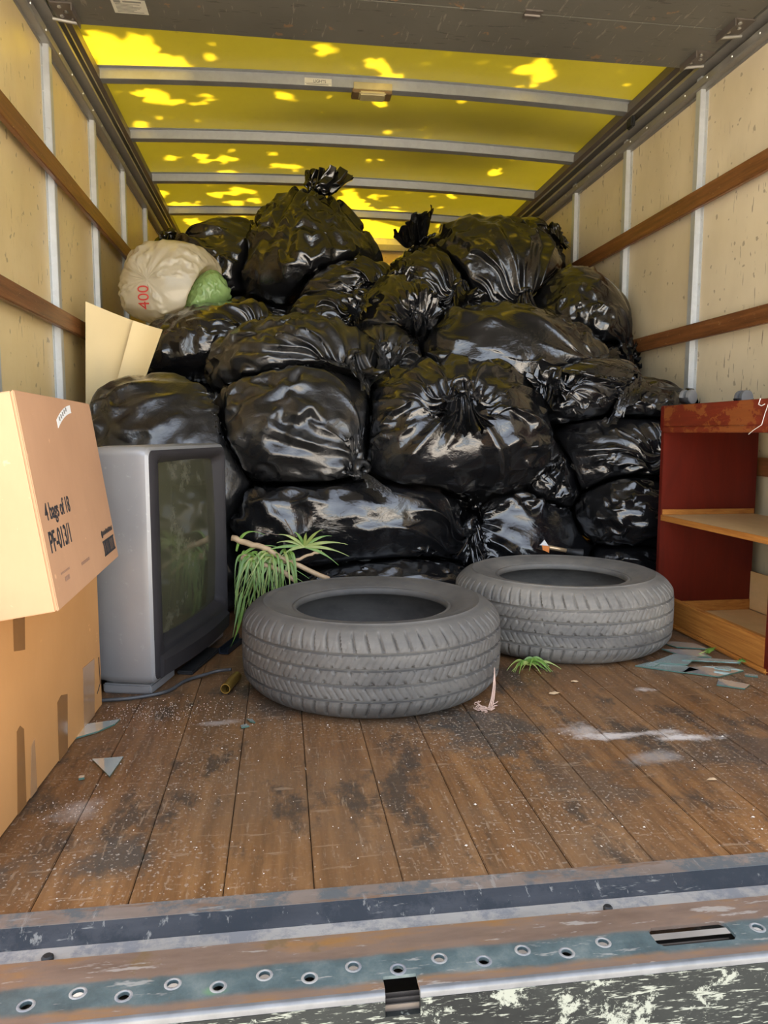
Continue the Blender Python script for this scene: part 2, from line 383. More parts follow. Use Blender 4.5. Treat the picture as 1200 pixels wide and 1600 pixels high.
holes = [(0.487+0.05*k, 0.784 if k % 2 == 1 else 0.773, 0.0062) for k in range(-9, 36) if not (14 <= k <= 16)]
plate_with_holes('sill_plate', -0.02, W+0.02, 0.744, 0.8415, -0.004, 0.004, holes, dict(front=[(0.868, 0.906)], inner=[(1.200, 1.302, 0.768, 0.801)]), plate_mat(), trim3)
for k, (cx, cy, r) in enumerate(holes):
    if 0.4 < cx < 1.45:
        mb = MB(); n = 16; v = []; f = []
        for rr, zz in ((r*1.02, -0.0042), (r*1.02, -0.0034), (r*1.35, -0.0032), (r*1.6, -0.0042)):
            v += [(cx+rr*math.cos(2*PI*i/n), cy+rr*math.sin(2*PI*i/n), zz) for i in range(n)]
        for q in range(3): f += [(q*n+i, q*n+(i+1) % n, (q+1)*n+(i+1) % n, (q+1)*n+i) for i in range(n)]
        mesh_obj('hole_rim', v, f, M['st_light'], trim3, smooth=True)
# rounded bright edge either side of the front slot, vertical bumper face below
for a, b in ((-0.02, 0.8675), (0.9065, W+0.02)):
    pr = [(0.7445, -0.0038)]+[(0.742-0.004*math.sin(t), -0.008+0.004*math.cos(t)) for t in np.linspace(0, PI/2, 6)]+[(0.738, -0.013), (0.7445, -0.013)]
    MB().prism(pr, (a, b), 'yz').build('sill_edge', M['st_edge'], trim3, angle=40)
    box('bumper_face', a, b, 0.7375, 0.7445, -0.34, -0.0132, M['bumper'], trim3)
box('bumper_face', 0.8675, 0.9065, 0.7375, 0.7445, -0.34, -0.031, M['bumper'], trim3)
box('sill_shade_block', -0.02, W+0.02, 0.7450, 0.8380, -0.30, -0.05, M['dark'], trim3)  # near-black block: the shade beneath the holes is put into its colour
for i in range(5):  # every other rib near-black, slot shade put into the colour
    box('slot_rib', 1.19, 1.31, 0.770+0.007*i, 0.7725+0.007*i, -0.05, -0.026-0.004*(i % 2), M['dark'] if i % 2 else M['bracket'], trim3)
    box('slot_rib', 0.862, 0.912, 0.7455+0.0042*i, 0.747+0.0042*i, -0.05, -0.024-0.003*(i % 2), M['dark'] if i % 2 else M['bracket'], trim3)
for (x, y, r) in ((0.485, 0.853, 0.007), (1.174, 0.852, 0.006)):
    MB().lathe([(r, 0), (r, 0.004), (r*0.7, 0.006)], (x, y, -0.0119), n=10).build('bolt_head', M['dark'], trim3, angle=40)

# side walls: skin, fibreglass panels, hat posts, three slats
POSTS = [0.92+0.6*k for k in range(8)]
SLATS = [(1.437, 1.503), (0.955, 1.015), (0.466, 0.526)]
def side_wall(name, x, s, pm, label):
    w = box(name, min(x-s*0.05, x-s*0.008), max(x-s*0.05, x-s*0.008), YF-0.02, YB+0.05, -0.30, 2.06, M['outer']); tag(w, label, kind='structure')
    for i, y in enumerate(POSTS):
        y1 = POSTS[i+1] if i+1 < len(POSTS) else YB
        if y1 > YB: y1 = YB
        if y1-y > 0.1: box('panel', min(x-s*0.0075, x), max(x-s*0.0075, x), y+0.004, y1-0.004, -0.02, 1.98, pm, w)
    for y in POSTS[:8]:
        if y > YB-0.1: continue
        pr = [(0.0005, -0.036), (0.0025, -0.036), (0.0025, -0.0175), (0.0205, -0.0165), (0.0225, -0.0145), (0.0225, 0.0145), (0.0205, 0.0165), (0.0025, 0.0175), (0.0025, 0.036), (0.0005, 0.036)]
        mb = MB(); mb.prism([(x+s*a, y+b) for a, b in pr], (0.0, 1.925), 'xy')
        p = mb.build('post', M['galv'], w)
        r = MB()
        for j in range(24):
            z = 0.06+j*0.079
            for q in (-0.027, 0.027): r.lathe([(0.0032, 0), (0.0028, 0.0012), (0.001, 0.002)], (x+s*0.0025, y+q, z), (s, 0, 0), 6)
        tag(r.build('rivet', M['bolt'], p), kind='stuff')
    for z0, z1 in SLATS:
        mb = MB(); mb.box(min(x+s*0.023, x+s*0.043), max(x+s*0.023, x+s*0.043), YF+0.02, YB-0.01, z0, z1)
        mb.build('slat', M['slat'], w, bevel=0.003)
    return w
side_wall('wall_left', 0.0, 1, M['wall_l'], 'left fibreglass truck wall with brown slats')
side_wall('wall_right', W, -1, M['wall_r'], 'right cream truck wall with brown slats')
wb = box('wall_back', -0.05, W+0.05, YB+0.012, YB+0.06, -0.3, 2.06, M['outer']); tag(wb, 'front bulkhead wall at the far end of the load space', kind='structure')
for i in range(4): box('panel', 0.006+0.583*i, 0.578+0.583*i, YB, YB+0.011, 0.0, 1.96, M['wall_b'], wb)
box('header', 0.0, W, YB-0.03, YB-0.0005, 1.955, 2.0, M['rail'], wb, bevel=0.003)

# roof: one curved translucent sheet on steel ribs
def zr(x): return 1.985+0.030*(1-((x-W/2)/(W/2))**2)
nx = 24; v = []; f = []
for y in np.linspace(YF-0.02, YB+0.03, 20):
    for i in range(nx+1):
        x = -0.03+(W+0.06)*i/nx; v.append((x, y, zr(x)+0.042))
for j in range(19):
    for i in range(nx): f.append((j*(nx+1)+i, j*(nx+1)+i+1, (j+1)*(nx+1)+i+1, (j+1)*(nx+1)+i))
ceil = mesh_obj('ceiling', v, f, M['roof'], None, smooth=True); tag(ceil, 'translucent yellow fibreglass truck roof', kind='structure')
for y in (1.42, 2.02, 2.62, 3.22, 3.82, 4.42, 5.03):
    mb = MB(); n = 18; pr = [(-0.045, 0.041), (-0.045, 0.039), (-0.025, 0.039), (-0.0225, 0.0015), (-0.021, 0.0), (0.021, 0.0), (0.0225, 0.0015), (0.025, 0.039), (0.045, 0.039), (0.045, 0.041)]
    v = []; f = []; k = len(pr)
    for i in range(n+1):
        x = 0.035+(W-0.07)*i/n
        for a, b in pr: v.append((x, y+a, zr(x)+b))
    for i in range(n):
        for q in range(k): f.append((i*k+q, i*k+(q+1) % k, (i+1)*k+(q+1) % k, (i+1)*k+q))
    f += [tuple(range(k)), tuple(range(n*k, n*k+k))]
    mb.add(v, f).build('rib', M['rib'], ceil)
# side rails with the door track
for nm, x, s in (('trim_1', 0.0, 1), ('trim_2', W, -1)):
    X = lambda a: x+s*a
    t = empty(nm, (x, 3, 1.86)); tag(t, 'steel roof rail with door track along the %s wall' % ('left' if s > 0 else 'right'), kind='structure')
    MB().prism([(X(0.0008), 1.862), (X(0.004), 1.862), (X(0.004), 2.03), (X(0.0008), 2.03)], (YF, YB-0.001)).build('rail_plate', M['rail'], t)
    MB().prism([(X(0.004), 1.872), (X(0.028), 1.872), (X(0.032), 1.876), (X(0.032), 1.900), (X(0.028), 1.904), (X(0.004), 1.904)], (YF, YB-0.001)).build('rail_tube', M['rail'], t, angle=30)
    MB().prism([(X(0.004), 1.918), (X(0.062), 1.918), (X(0.062), 1.930), (X(0.0595), 1.930), (X(0.0595), 1.9205), (X(0.004), 1.9205)], (YF, 5.3)).build('track_lip', M['rail'], t)
    MB().prism([(X(0.004), 1.972), (X(0.062), 1.972), (X(0.062), 1.962), (X(0.0595), 1.962), (X(0.0595), 1.9695), (X(0.004), 1.9695)], (YF, 5.3)).build('track_lip', M['rail'], t)
    MB().prism([(X(0.062), 1.974), (X(0.075), 1.985), (X(0.075), 2.02), (X(0.0), 2.02), (X(0.0), 1.974)], (YF, YB-0.001)).build('roof_bow', M['bracket'], t)
    bl = MB()
    for j in range(30): bl.lathe([(0.005, 0), (0.004, 0.002), (0.0015, 0.003)], (X(0.032), 1.0+j*0.15, 1.888), (s, 0, 0), 8)
    tag(bl.build('rivet', M['bolt'], t), kind='stuff')
    if s < 0: box('track_clip', X(0.063), X(0.082), 3.14, 3.19, 1.908, 1.955, M['dark'], t, bevel=0.006)
# roll-up door, rolled back under the roof
door = empty('door_1', (W/2, 1.8, 1.92)); tag(door, 'dark grey panelled roll-up door raised under the roof', kind='structure')
y1 = 2.668
for i in range(5):
    y0 = 2.668-0.27-0.353*i if i else 2.402
    y0 = max(y0, 0.86)
    if y1-y0 < 0.05: break
    mb = MB(); mb.box(0.068, W-0.068, y0+0.0014, y1-0.0014, 1.920, 1.942); p = mb.build('door_panel', M['door'], door, bevel=0.0025)
    y1 = y0
def bracket(x, s, y, parent, base=M['bracket'], end=False):
    b = MB(); b.prism([(x-0.03, y-0.062), (x+0.034, y-0.062), (x+0.034, y+0.05), (x+0.014, y+0.062), (x-0.022, y+0.05)], (1.9155, 1.9195), 'xy')
    b.box(x-s*0.034-0.002, x-s*0.034+0.002, y-0.062, y+0.045, 1.896, 1.9195)
    o = b.build('roller_bracket', base, parent)
    for dx, dy in ((-0.012, 0.012), (0.008, -0.014), (-0.006, -0.042), (0.014, 0.034)):
        MB().lathe([(0.0065, 0), (0.0065, -0.003), (0.003, -0.005)], (x+dx, y+dy, 1.9154), n=10).build('bolt', M['bolt'], o, angle=40)
    MB().tube([(x-s*0.03, y+0.03, 1.905), (x+s*0.045, y+0.03, 1.915)], 0.0055, 8).build('axle', M['bolt'], o)
    MB().lathe([(0.012, -0.008), (0.021, -0.007), (0.021, 0.007), (0.012, 0.008)], (x+s*0.05, y+0.03, 1.944), (1, 0, 0), 16).build('roller', M['roller'], o, angle=40)
for x, s in ((0.105, -1), (W-0.105, 1)):
    bracket(x, s, 2.60, door); bracket(x+s*0.012, s, 2.395, door, M['bracket'])
for x in (0.62, 1.564, 2.05):
    if x != 1.564: continue
    b = MB(); b.box(x-0.028, x+0.028, 2.378, 2.400, 1.915, 1.9195); b.box(x-0.024, x+0.024, 2.404, 2.426, 1.915, 1.9195); b.tube([(x-0.026, 2.402, 1.914), (x+0.026, 2.402, 1.914)], 0.004, 8)
    b.build('hinge', M['bracket'], door, bevel=0.001)
st = box('sticker', 0.262, 0.365, 2.50, 2.578, 1.9192, 1.9199, M['sticker'], door)
pm = MB()
for i in range(7): pm.box(0.272, 0.272+rnd.uniform(0.05, 0.085), 2.524+i*0.0072, 2.5265+i*0.0072, 1.9188, 1.9192)
pm.box(0.270, 0.290, 2.506, 2.519, 1.9188, 1.9192); pm.box(0.297, 0.352, 2.507, 2.515, 1.9188, 1.9192)
tag(pm.build('print', M['greyink'], st), kind='stuff')
#@@TREE
# the tree that shades the roof
def make_tree():
    rng = np.random.default_rng(11)
    root = empty('shade_tree', (-3.4, 4.4, -0.92)); tag(root, 'leafy tree overhanging the truck roof outside', 'tree')
    mb = MB(); mb.tube([(-3.4, 4.4, -0.92), (-3.35, 4.4, 1.5), (-3.1, 4.5, 3.4), (-2.6, 4.7, 5.0)], [0.22, 0.17, 0.15, 0.12], 10); mb.build('trunk', M['bark'], root, smooth=True)
    for e in ((1.6, 4.4, 6.6), (0.2, 6.6, 6.9), (-1.0, 2.6, 6.4), (0.6, 7.8, 5.9)):
        mb = MB(); a = Vector((-2.75, 4.65, 4.6)); b = Vector(e); pts = [a.lerp(b, t)+Vector((0, 0, 0.5*math.sin(t*3)))*0.5 for t in np.linspace(0, 1, 7)]
        mb.tube(pts, [0.09*(1-0.85*t)+0.01 for t in np.linspace(0, 1, 7)], 8); mb.build('branch', M['bark'], root, smooth=True)
    sx, sy, sz = SUN
    # leaf centres in the slab the sun crosses on its way to the roof
    N = 30000
    rx = rng.uniform(-0.9, 3.2, N); ry = rng.uniform(0.4, 6.4, N); hz = rng.uniform(1.6, 3.9, N)
    keep = np.ones(N, bool)
    # openings shaped in the crown to put sun patches on the roof
    for (cx, cy, ax, ay) in ((0.09,3.09,0.053,0.05),(0.18,3.06,0.071,0.069),(0.2,3.15,0.062,0.063),(0.28,3.02,0.042,0.068),(0.36,3.14,0.079,0.053),(0.05,3.05,0.028,0.068),(0.09,3.22,0.045,0.043),(0.51,3.08,0.02,0.03),(0.14,2.97,0.069,0.023),(0.23,3.45,0.065,0.051),(0.26,3.61,0.063,0.056),(0.35,3.61,0.034,0.056),(0.14,3.76,0.042,0.061),(0.28,3.86,0.043,0.04),(0.3,3.5,0.022,0.033),(0.49,3.44,0.022,0.038),(1.74,3.01,0.025,0.062),(1.79,2.95,0.03,0.039),(1.86,3.04,0.036,0.052),(2.29,3.22,0.028,0.042),(1.82,3.1,0.021,0.027),(1.24,3.19,0.031,0.034),(1.18,3.08,0.02,0.042),(0.96,2.97,0.017,0.029),(1.23,3.4,0.022,0.026),(0.97,3.56,0.023,0.042),(0.78,3.37,0.022,0.025),(2.27,3.88,0.053,0.044),(0.21,4.16,0.033,0.037),(0.37,4.17,0.027,0.047),(0.51,4.16,0.047,0.057),(0.5,4.41,0.057,0.086),(0.56,4.51,0.051,0.091),(0.37,4.43,0.028,0.032),(0.75,4.25,0.035,0.03),(0.83,4.25,0.021,0.03),(0.9,4.25,0.021,0.03),(1.95,4.18,0.028,0.04),(1.97,4.13,0.028,0.039),(0.67,4.44,0.029,0.055),(0.06,4.75,0.046,0.062),(0.13,4.97,0.064,0.054),(0.22,5.01,0.048,0.055),(0.31,5.05,0.033,0.056),(0.4,4.77,0.038,0.05),(0.52,4.69,0.046,0.061),(0.5,4.92,0.04,0.054),(0.61,4.67,0.03,0.048),(0.62,4.86,0.04,0.039),(0.08,5.14,0.066,0.043),(1.2,4.78,0.055,0.213),(1.28,4.97,0.082,0.172),(1.37,4.69,0.023,0.05),(1.41,5.02,0.125,0.087),(1.54,5.02,0.067,0.072),(0.34,5.48,0.089,0.084),(0.44,5.63,0.073,0.089),(0.22,5.39,0.043,0.081),(0.18,5.34,0.052,0.063),(0.54,5.34,0.035,0.064),(1.46,5.44,0.272,0.245),(1.94,5.25,0.089,0.064)):
        keep &= ((rx-cx)/(ax+0.028))**2+((ry-cy)/(ay+0.028))**2 > 1
    rx, ry, hz = rx[keep], ry[keep], hz[keep]; N = len(rx)
    c = np.stack([rx+sx/sz*hz, ry+sy/sz*hz, 2.03+hz], 1)
    # loose low leaves added over the roof to shade patches of it
    K = 1500; q = rng.normal(0, 1, (K, 2)); cl = rng.integers(0, 5, K)
    cc = np.array([(1.45, 3.58), (1.85, 3.50), (1.0, 3.62), (2.1, 3.62), (1.6, 4.05)])[cl]
    lo = np.stack([cc[:, 0]+q[:, 0]*0.20, cc[:, 1]+q[:, 1]*0.055, 2.10+np.abs(rng.normal(0, 0.05, K))], 1)
    c = np.concatenate([c, lo]); N = len(c)
    a = rng.normal(0, 1, (N, 3)); a[:, 2] *= 0.35; a /= np.linalg.norm(a, axis=1)[:, None]
    b = np.cross(a, rng.normal(0, 0.5, (N, 3))+[0, 0, 1.2]); b /= np.linalg.norm(b, axis=1)[:, None]
    L = rng.uniform(0.045, 0.085, N)[:, None]; L[-K:] *= 0.55; Wd = L*0.55
    v = np.stack([c-a*L, c-a*L*0.2+b*Wd, c+a*L*0.35+b*Wd*0.7, c+a*L, c+a*L*0.35-b*Wd*0.7, c-a*L*0.2-b*Wd], 1).reshape(-1, 3)
    me = bpy.data.meshes.new('foliage'); me.from_pydata(v.tolist(), [], [tuple(range(6*i, 6*i+6)) for i in range(N)])
    me.materials.append(M['leaf']); o = bpy.data.objects.new('foliage', me); link(o, root, (0, 0, 0)); tag(o, kind='stuff')
make_tree()
# roof lamp and its label on the first rib
lamp = empty('dome_light', (1.15, 3.2, 1.995)); tag(lamp, 'small yellowed dome light with a brown body on the nearest roof rib', 'light')
box('back_plate', 1.075, 1.235, 3.188, 3.1945, 2.008, 2.036, M['lens'], lamp, bevel=0.002)
box('lamp_body', 1.070, 1.235, 3.19, 3.262, 1.996, 2.0135, M['lampbody'], lamp, bevel=0.003)
box('lens', 1.098, 1.208, 3.178, 3.245, 1.984, 2.000, M['lens'], lamp, bevel=0.006)
lb = box('sticker', 0.875, 0.985, 3.1935, 3.1955, 2.013, 2.041, M['sticker'], ceil)
RY = Matrix.Rotation(PI/2, 4, 'X')
text_obj('lettering', 'LIGHTS', 0.016, Matrix.Translation((0.91, 3.1933, 2.0245)) @ RY, M['ink'], lb)
box('lettering', 0.882, 0.972, 3.1929, 3.1934, 2.0155, 2.0185, M['greyink'], lb)
lb2 = MB(); lb2.box(0.877, 0.983, 3.1929, 3.1934, 2.0215, 2.0222); lb2.build('rule', M['ink'], lb)
# ================================================================== rubbish bags: a small cloth relaxation
# name, centre, radii, direction of the tied neck, oversize, tail length, facets, label
TY = [((0.976, 1.762), 0.312, 0.205), ((1.575, 2.06), 0.312, 0.205)]       # tyres lying on the floor: centre, radius, width
BAGS = [
 ('a', (0.955,2.68,0.245), (0.415,0.32,0.235), (0.9,-0.42,0.12), 1.06, 0.5, 0.5, 'wide boxy black rubbish bag on the floor right behind the nearer tyre'),
 ('b', (1.06,2.45,0.100), (0.29,0.19,0.105), (-0.95,-0.3,0.1), 1.08, 0.6, 0.6, 'flat black rubbish bag lowest in the pile, pressed against the back of the nearer tyre'),
 ('c', (1.625,2.78,0.215), (0.30,0.29,0.23), (-0.8,-0.45,0.45), 1.05, 0.7, 0.4, 'smooth black rubbish bag behind the farther tyre, beside the rubber-tipped rod'),
 ('d', (1.743,2.70,0.440), (0.14,0.15,0.135), (-0.5,-0.6,0.5), 1.16, 0.6, 0.5, 'small crumpled black bag wedged above the smooth bag behind the farther tyre'),
 ('e', (2.06,2.64,0.325), (0.235,0.25,0.135), (0.5,-0.75,0.25), 1.08, 0.5, 0.7, 'black rubbish bag left of the red cabinet at shelf height'),
 ('f', (2.04,2.62,0.110), (0.215,0.21,0.112), (0.4,-0.85,0.2), 1.08, 0.5, 0.5, 'black rubbish bag on the floor between the farther tyre and the red cabinet'),
 ('g', (2.040,2.76,0.540), (0.27,0.28,0.165), (0.25,-0.95,0.1), 1.09, 0.5, 0.4, 'black rubbish bag left of the red cabinet top, pale streaked glint on its left'),
 ('h', (1.350,2.59,0.622), (0.315,0.27,0.210), (-0.05,-0.86,0.52), 1.07, 0.8, 0.5, 'large shiny black bag in the middle of the pile, knot facing the viewer'),
 ('i', (0.824,2.68,0.625), (0.300,0.28,0.195), (0.72,-0.55,-0.45), 1.06, 0.4, 0.6, 'dusty black bag behind and above the television, right of the largest left bag'),
 ('j', (0.375,2.60,0.385), (0.270,0.215,0.36), (0.8,0.1,0.6), 1.05, 0.5, 0.5, 'large dull black bag right behind the television, in front of the folded cream card'),
 ('k', (0.835,2.86,0.865), (0.285,0.27,0.145), (0.48,-0.86,-0.05), 1.10, 0.8, 0.5, 'oval black bag with a twisted knot at its right, upper left middle of the pile'),
 ('l', (0.490,3.18,0.965), (0.240,0.27,0.155), (0.75,-0.6,0.2), 1.08, 0.5, 0.6, 'black bag right of the folded cream card, under the clear bag'),
 ('m', (0.510,3.82,1.350), (0.320,0.30,0.225), (-0.68,-0.25,0.70), 1.09, 0.8, 0.4, 'black bag with a long twisted neck behind the clear bag, topmost at left'),
 ('n', (0.905,3.65,1.440), (0.265,0.29,0.265), (0.10,-0.10,1.0), 1.10, 1.5, 0.4, 'tall black bag at the very top of the pile, neck reaching to the roof'),
 ('o', (1.065,3.50,1.245), (0.245,0.27,0.130), (0.6,-0.8,0.1), 1.10, 0.6, 0.5, 'crumpled black bag directly under the tall topmost bag'),
 ('p', (1.010,3.30,1.030), (0.235,0.25,0.150), (0.3,-0.8,0.5), 1.09, 0.5, 0.6, 'black bag in the dark hollow below the tall topmost bag, above the oval bag'),
 ('q', (1.253,3.12,0.985), (0.190,0.25,0.215), (0.15,-0.9,0.35), 1.12, 0.8, 0.5, 'upright crumpled black bag with its knot showing at the centre of the pile'),
 ('r', (1.442,3.50,1.250), (0.215,0.27,0.175), (0.3,-0.93,-0.1), 1.10, 0.8, 0.5, 'black bag with pleats gathered at right, below the gap of yellow roof'),
 ('s', (1.735,3.52,1.355), (0.290,0.30,0.225), (0.2,-0.85,-0.5), 1.07, 0.9, 0.4, 'big round black bag with a bunched knot at its lower front, top right of pile'),
 ('t', (1.600,3.72,1.400), (0.230,0.20,0.165), (-0.55,-0.25,0.80), 1.08, 1.5, 0.5, 'black bag with a pointed upright corner, behind the big round top right bag'),
 ('u', (2.089,4.05,1.560), (0.175,0.25,0.178), (0.5,-0.5,0.5), 1.09, 0.5, 0.5, 'black bag far back at the top right against the cream wall'),
 ('v', (2.065,3.30,1.130), (0.190,0.27,0.195), (0.8,-0.45,-0.45), 1.06, 0.5, 0.4, 'smooth black bag beside the right wall at the end of the upper slat'),
 ('w', (1.653,2.97,0.875), (0.375,0.30,0.205), (0.62,-0.7,-0.4), 1.06, 0.6, 0.4, 'broad smooth black bag above and behind the large shiny middle bag'),
 ('x', (1.872,2.75,0.757), (0.200,0.20,0.110), (-0.6,-0.7,0.4), 1.14, 0.7, 0.6, 'crumpled glinting black bag draped right of the large shiny middle bag'),
 ('y', (2.120,3.20,0.875), (0.155,0.22,0.140), (0.5,-0.5,0.6), 1.09, 0.5, 0.5, 'small black bag against the right wall at the end of the middle slat'),
 ('z', (2.115,2.78,0.715), (0.195,0.24,0.088), (0.85,-0.45,0.2), 1.10, 0.6, 0.4, 'flat black bag lying on top beside the caster wheels, along the right wall'),
 ('A', (1.176,2.93,0.845), (0.150,0.22,0.155), (-0.3,-0.9,0.3), 1.12, 0.5, 0.5, 'small black bag squeezed between the oval bag and the large shiny bag'),
 ('clear', (0.325,3.20,1.210), (0.175,0.16,0.150), (0.35,0.9,0.1), 1.005, 0.4, 0.5, 'translucent cream plastic bag printed with a red 400, at upper left'),
 ('green', (0.452,3.17,1.145), (0.095,0.11,0.130), (0.0,0.8,-0.5), 1.05, 0.3, 0.5, 'translucent green plastic bag behind the cream bag printed 400'),
 ('B', (1.250,3.05,0.45), (0.42,0.24,0.36), (0.1,0.9,-0.3), 1.08, 0.4, 0.5, 'black filler bag deep in the shadowed gap behind the large shiny middle bag'),  # from here on, unseen filler bags added so gaps in the pile stay black
 ('C', (0.480,3.30,0.60), (0.38,0.24,0.34), (0,0.9,-0.3), 1.08, 0.4, 0.5, 'black filler bag deep in the shadow behind the large dull left bag'),
 ('D', (1.900,3.22,0.55), (0.34,0.24,0.34), (0,0.9,-0.3), 1.08, 0.4, 0.5, 'black filler bag deep in the shadow behind the glinting right bags'),
 ('E', (0.620,3.72,1.08), (0.36,0.26,0.22), (0,0.9,-0.3), 1.08, 0.4, 0.5, 'black filler bag in the dark hollow under the long-necked top left bag'),
 ('F', (1.62,3.62,1.00), (0.42,0.26,0.21), (0,0.9,-0.3), 1.08, 0.4, 0.5, 'black filler bag in the shadow between the broad smooth bag and the big round one'),
]
def simulate(BAGS):
    rng = np.random.default_rng(5); f4 = np.float32
    nb = len(BAGS); Cn = np.array([b[1] for b in BAGS], f4); Rr = np.array([b[2] for b in BAGS], f4)*1.16
    ND = 12; SK = np.array([{'n': 0.42, 'a': -0.14, 'clear': 0.05, 'green': 0.1, 'm': 0.1}.get(b[0], 0.16) for b in BAGS], f4)
    D = rng.normal(0, 1, (nb, ND, 3)); D /= np.linalg.norm(D, axis=2)[..., None]; D[:, 0] = (0, 0, 1); D[:, 1] = (1, 0.1, 0); D[:, 2] = (0.1, 1, 0); D = D.astype(f4)
    fac = np.array([b[6] for b in BAGS], f4)
    def Fp(i, q):           # rounded-polytope gauge of bag i at normalised points q (...,3)
        d = np.einsum('...k,nk->...n', q, D[i]); d *= d; d *= d; d *= d            # ^8
        return (d.sum(-1)+1e-12)**(1/8)
    sph = rng.normal(0, 1, (4000, 3)); sph = (sph/np.linalg.norm(sph, axis=1)[:, None]).astype(f4)
    nrm = np.array([Fp(i, sph).mean() for i in range(nb)], f4)
    def F(i, x):
        q = (x-Cn[i])/Rr[i]; w_ = 1+SK[i]*np.clip(q[..., 2:], -1.0, 1.2); q = np.concatenate([q[..., :2]*w_, q[..., 2:]], -1)
        return (1-fac[i])*np.sqrt((q*q).sum(-1)+1e-12)+fac[i]*Fp(i, q)/nrm[i]
    # lumps: low-frequency swelling per bag
    LW = rng.normal(0, 2.3, (nb, 5, 3)).astype(f4); LP = rng.uniform(0, 6.28, (nb, 5)).astype(f4)
    frames = []
    for b in BAGS:
        a = np.array(b[3], float); a /= np.linalg.norm(a)
        u = np.cross(a, [0, 0, 1] if abs(a[2]) < 0.9 else [1, 0, 0]); u /= np.linalg.norm(u); v = np.cross(a, u); frames.append((a, u, v))
    nms = [b[0] for b in BAGS]; JI = nms.index('j'); CI = nms.index('c'); AB = [nms.index('a'), nms.index('b')]; LI = nms.index('l')
    near = []
    for i in range(nb):
        near.append([j for j in range(nb) if j != i and np.all(np.abs(Cn[i]-Cn[j]) < (Rr[i]+Rr[j])*1.15)])
    TK = 0.84; TE = 0.90      # knot position along t, end of the knot
    PH = rng.uniform(0, 6.28, (nb, 8)); KN = rng.integers(9, 22, (nb, 4))
    def shape(nv, nu):
        t = np.linspace(0, 1, nv)[:, None]; ph = (np.arange(nu)/nu*2*PI)[None, :]
        P = np.zeros((nb, nv, nu, 3), f4); ru = np.zeros((nb, nv, nu), f4); rv = np.zeros((nb, nv-1, nu), f4)
        kt = np.zeros((nb, 3), f4)
        for i, b in enumerate(BAGS):
            a, u, v = frames[i]; r = Rr[i]; over = 1+(b[4]-1)*1.6+0.055; tail = b[5]
            th = np.clip(t/TK, 0, 1)*PI*0.965+0.02; th = th+0*ph
            tt = t+0*ph; pp = ph+0*t
            d = np.cos(pp)[..., None]*np.sin(th)[..., None]*u + np.sin(pp)[..., None]*np.sin(th)[..., None]*v - np.cos(th)[..., None]*a
            rad = 1/F(i, Cn[i]+(d*r).astype(f4))
            lump = sum(np.sin(d @ LW[i, k]+LP[i, k]) for k in range(5))*0.036
            # pleats gathering towards the neck
            g = np.clip((th/PI-0.45)/0.5, 0, 1)**1.5
            pl = sum(np.sin(KN[i, k]*pp+PH[i, k]+1.5*tt*(k-1.5)) for k in range(4))/4
            body = d*(rad*(1+lump+0.16*pl*g*(1-0.55*g)))[..., None]
            s = np.clip((tt-TK)/(1-TK), 0, 1)                   # 0 at knot .. 1 tail end
            knot_h = 1.02+0.05*tail
            rmean = float(r.mean())
            # neck tube and flared tail, in metres around the axis
            kr = 0.020
            tr = kr*(1+0.2*pl)+(0.055+0.012*tail)*np.clip((s-0.3)/0.7, 0, 1)**0.8*(1+0.32*pl)
            hz_ = (np.clip(s/0.3, 0, 1)*0.03+np.clip((s-0.3)/0.7, 0, 1)*0.085*tail)
            base = a*r*(1/F(i, (Cn[i]+(a*r)).astype(f4)))*knot_h
            ax_w = a/np.linalg.norm(a)
            side = np.cos(pp)[..., None]*u+np.sin(pp)[..., None]*v
            tailp = base+ax_w*hz_[..., None]+side*tr[..., None]+(u*math.cos(PH[i, 7])+v*math.sin(PH[i, 7]))*(s**2*0.05*tail)[..., None]
            # blend body into the neck close to the knot
            bl = np.clip((th/PI-0.86)/0.105, 0, 1)[..., None]; bl = bl*bl*(3-2*bl)
            neckp = base+side*(kr*(1+0.2*pl)+0.06*(1-bl[..., 0]))[..., None]
            bodyw = body*r
            pos = np.where((tt <= TK)[..., None], bodyw*(1-bl)+neckp*bl, tailp)
            P[i] = pos+Cn[i]; kt[i] = base+Cn[i]
            # rest lengths
            wig = 1+0.10*np.sin(3*pp+PH[i, 4]+4*tt)*np.sin(5*tt*3+PH[i, 5])
            du = np.linalg.norm(np.roll(P[i], -1, 1)-P[i], axis=-1)
            eq = 2*PI/nu*rmean*over
            smin = np.where(tt < 0.42, 0, np.clip((tt-0.42)/0.3, 0, 1)*0.62)
            ru[i] = np.maximum(du*over*wig, eq*np.minimum(smin, 0.62))
            dv = np.linalg.norm(np.diff(P[i], axis=0), axis=-1)
            rv[i] = dv*(1+(over-1)*0.75)*(1+0.06*np.sin(4*pp[:-1]+PH[i, 6]))
        return P, ru, rv, kt
    def up(P):
        n = P.shape[1]; Q = np.zeros((nb, 2*n-1, P.shape[2], 3), f4); Q[:, ::2] = P; Q[:, 1::2] = (P[:, 1:]+P[:, :-1])/2
        S = np.zeros((nb, 2*n-1, 2*P.shape[2], 3), f4); S[:, :, ::2] = Q; S[:, :, 1::2] = (Q+np.roll(Q, -1, 2))/2
        return S
    def con(A, Bv, L, ks, kc):
        d = Bv-A; l = np.sqrt((d*d).sum(-1))+1e-9; e = l-L
        e = e*np.where(e > 0, ks, kc)/l*0.5
        d *= e[..., None]; A += d; Bv -= d
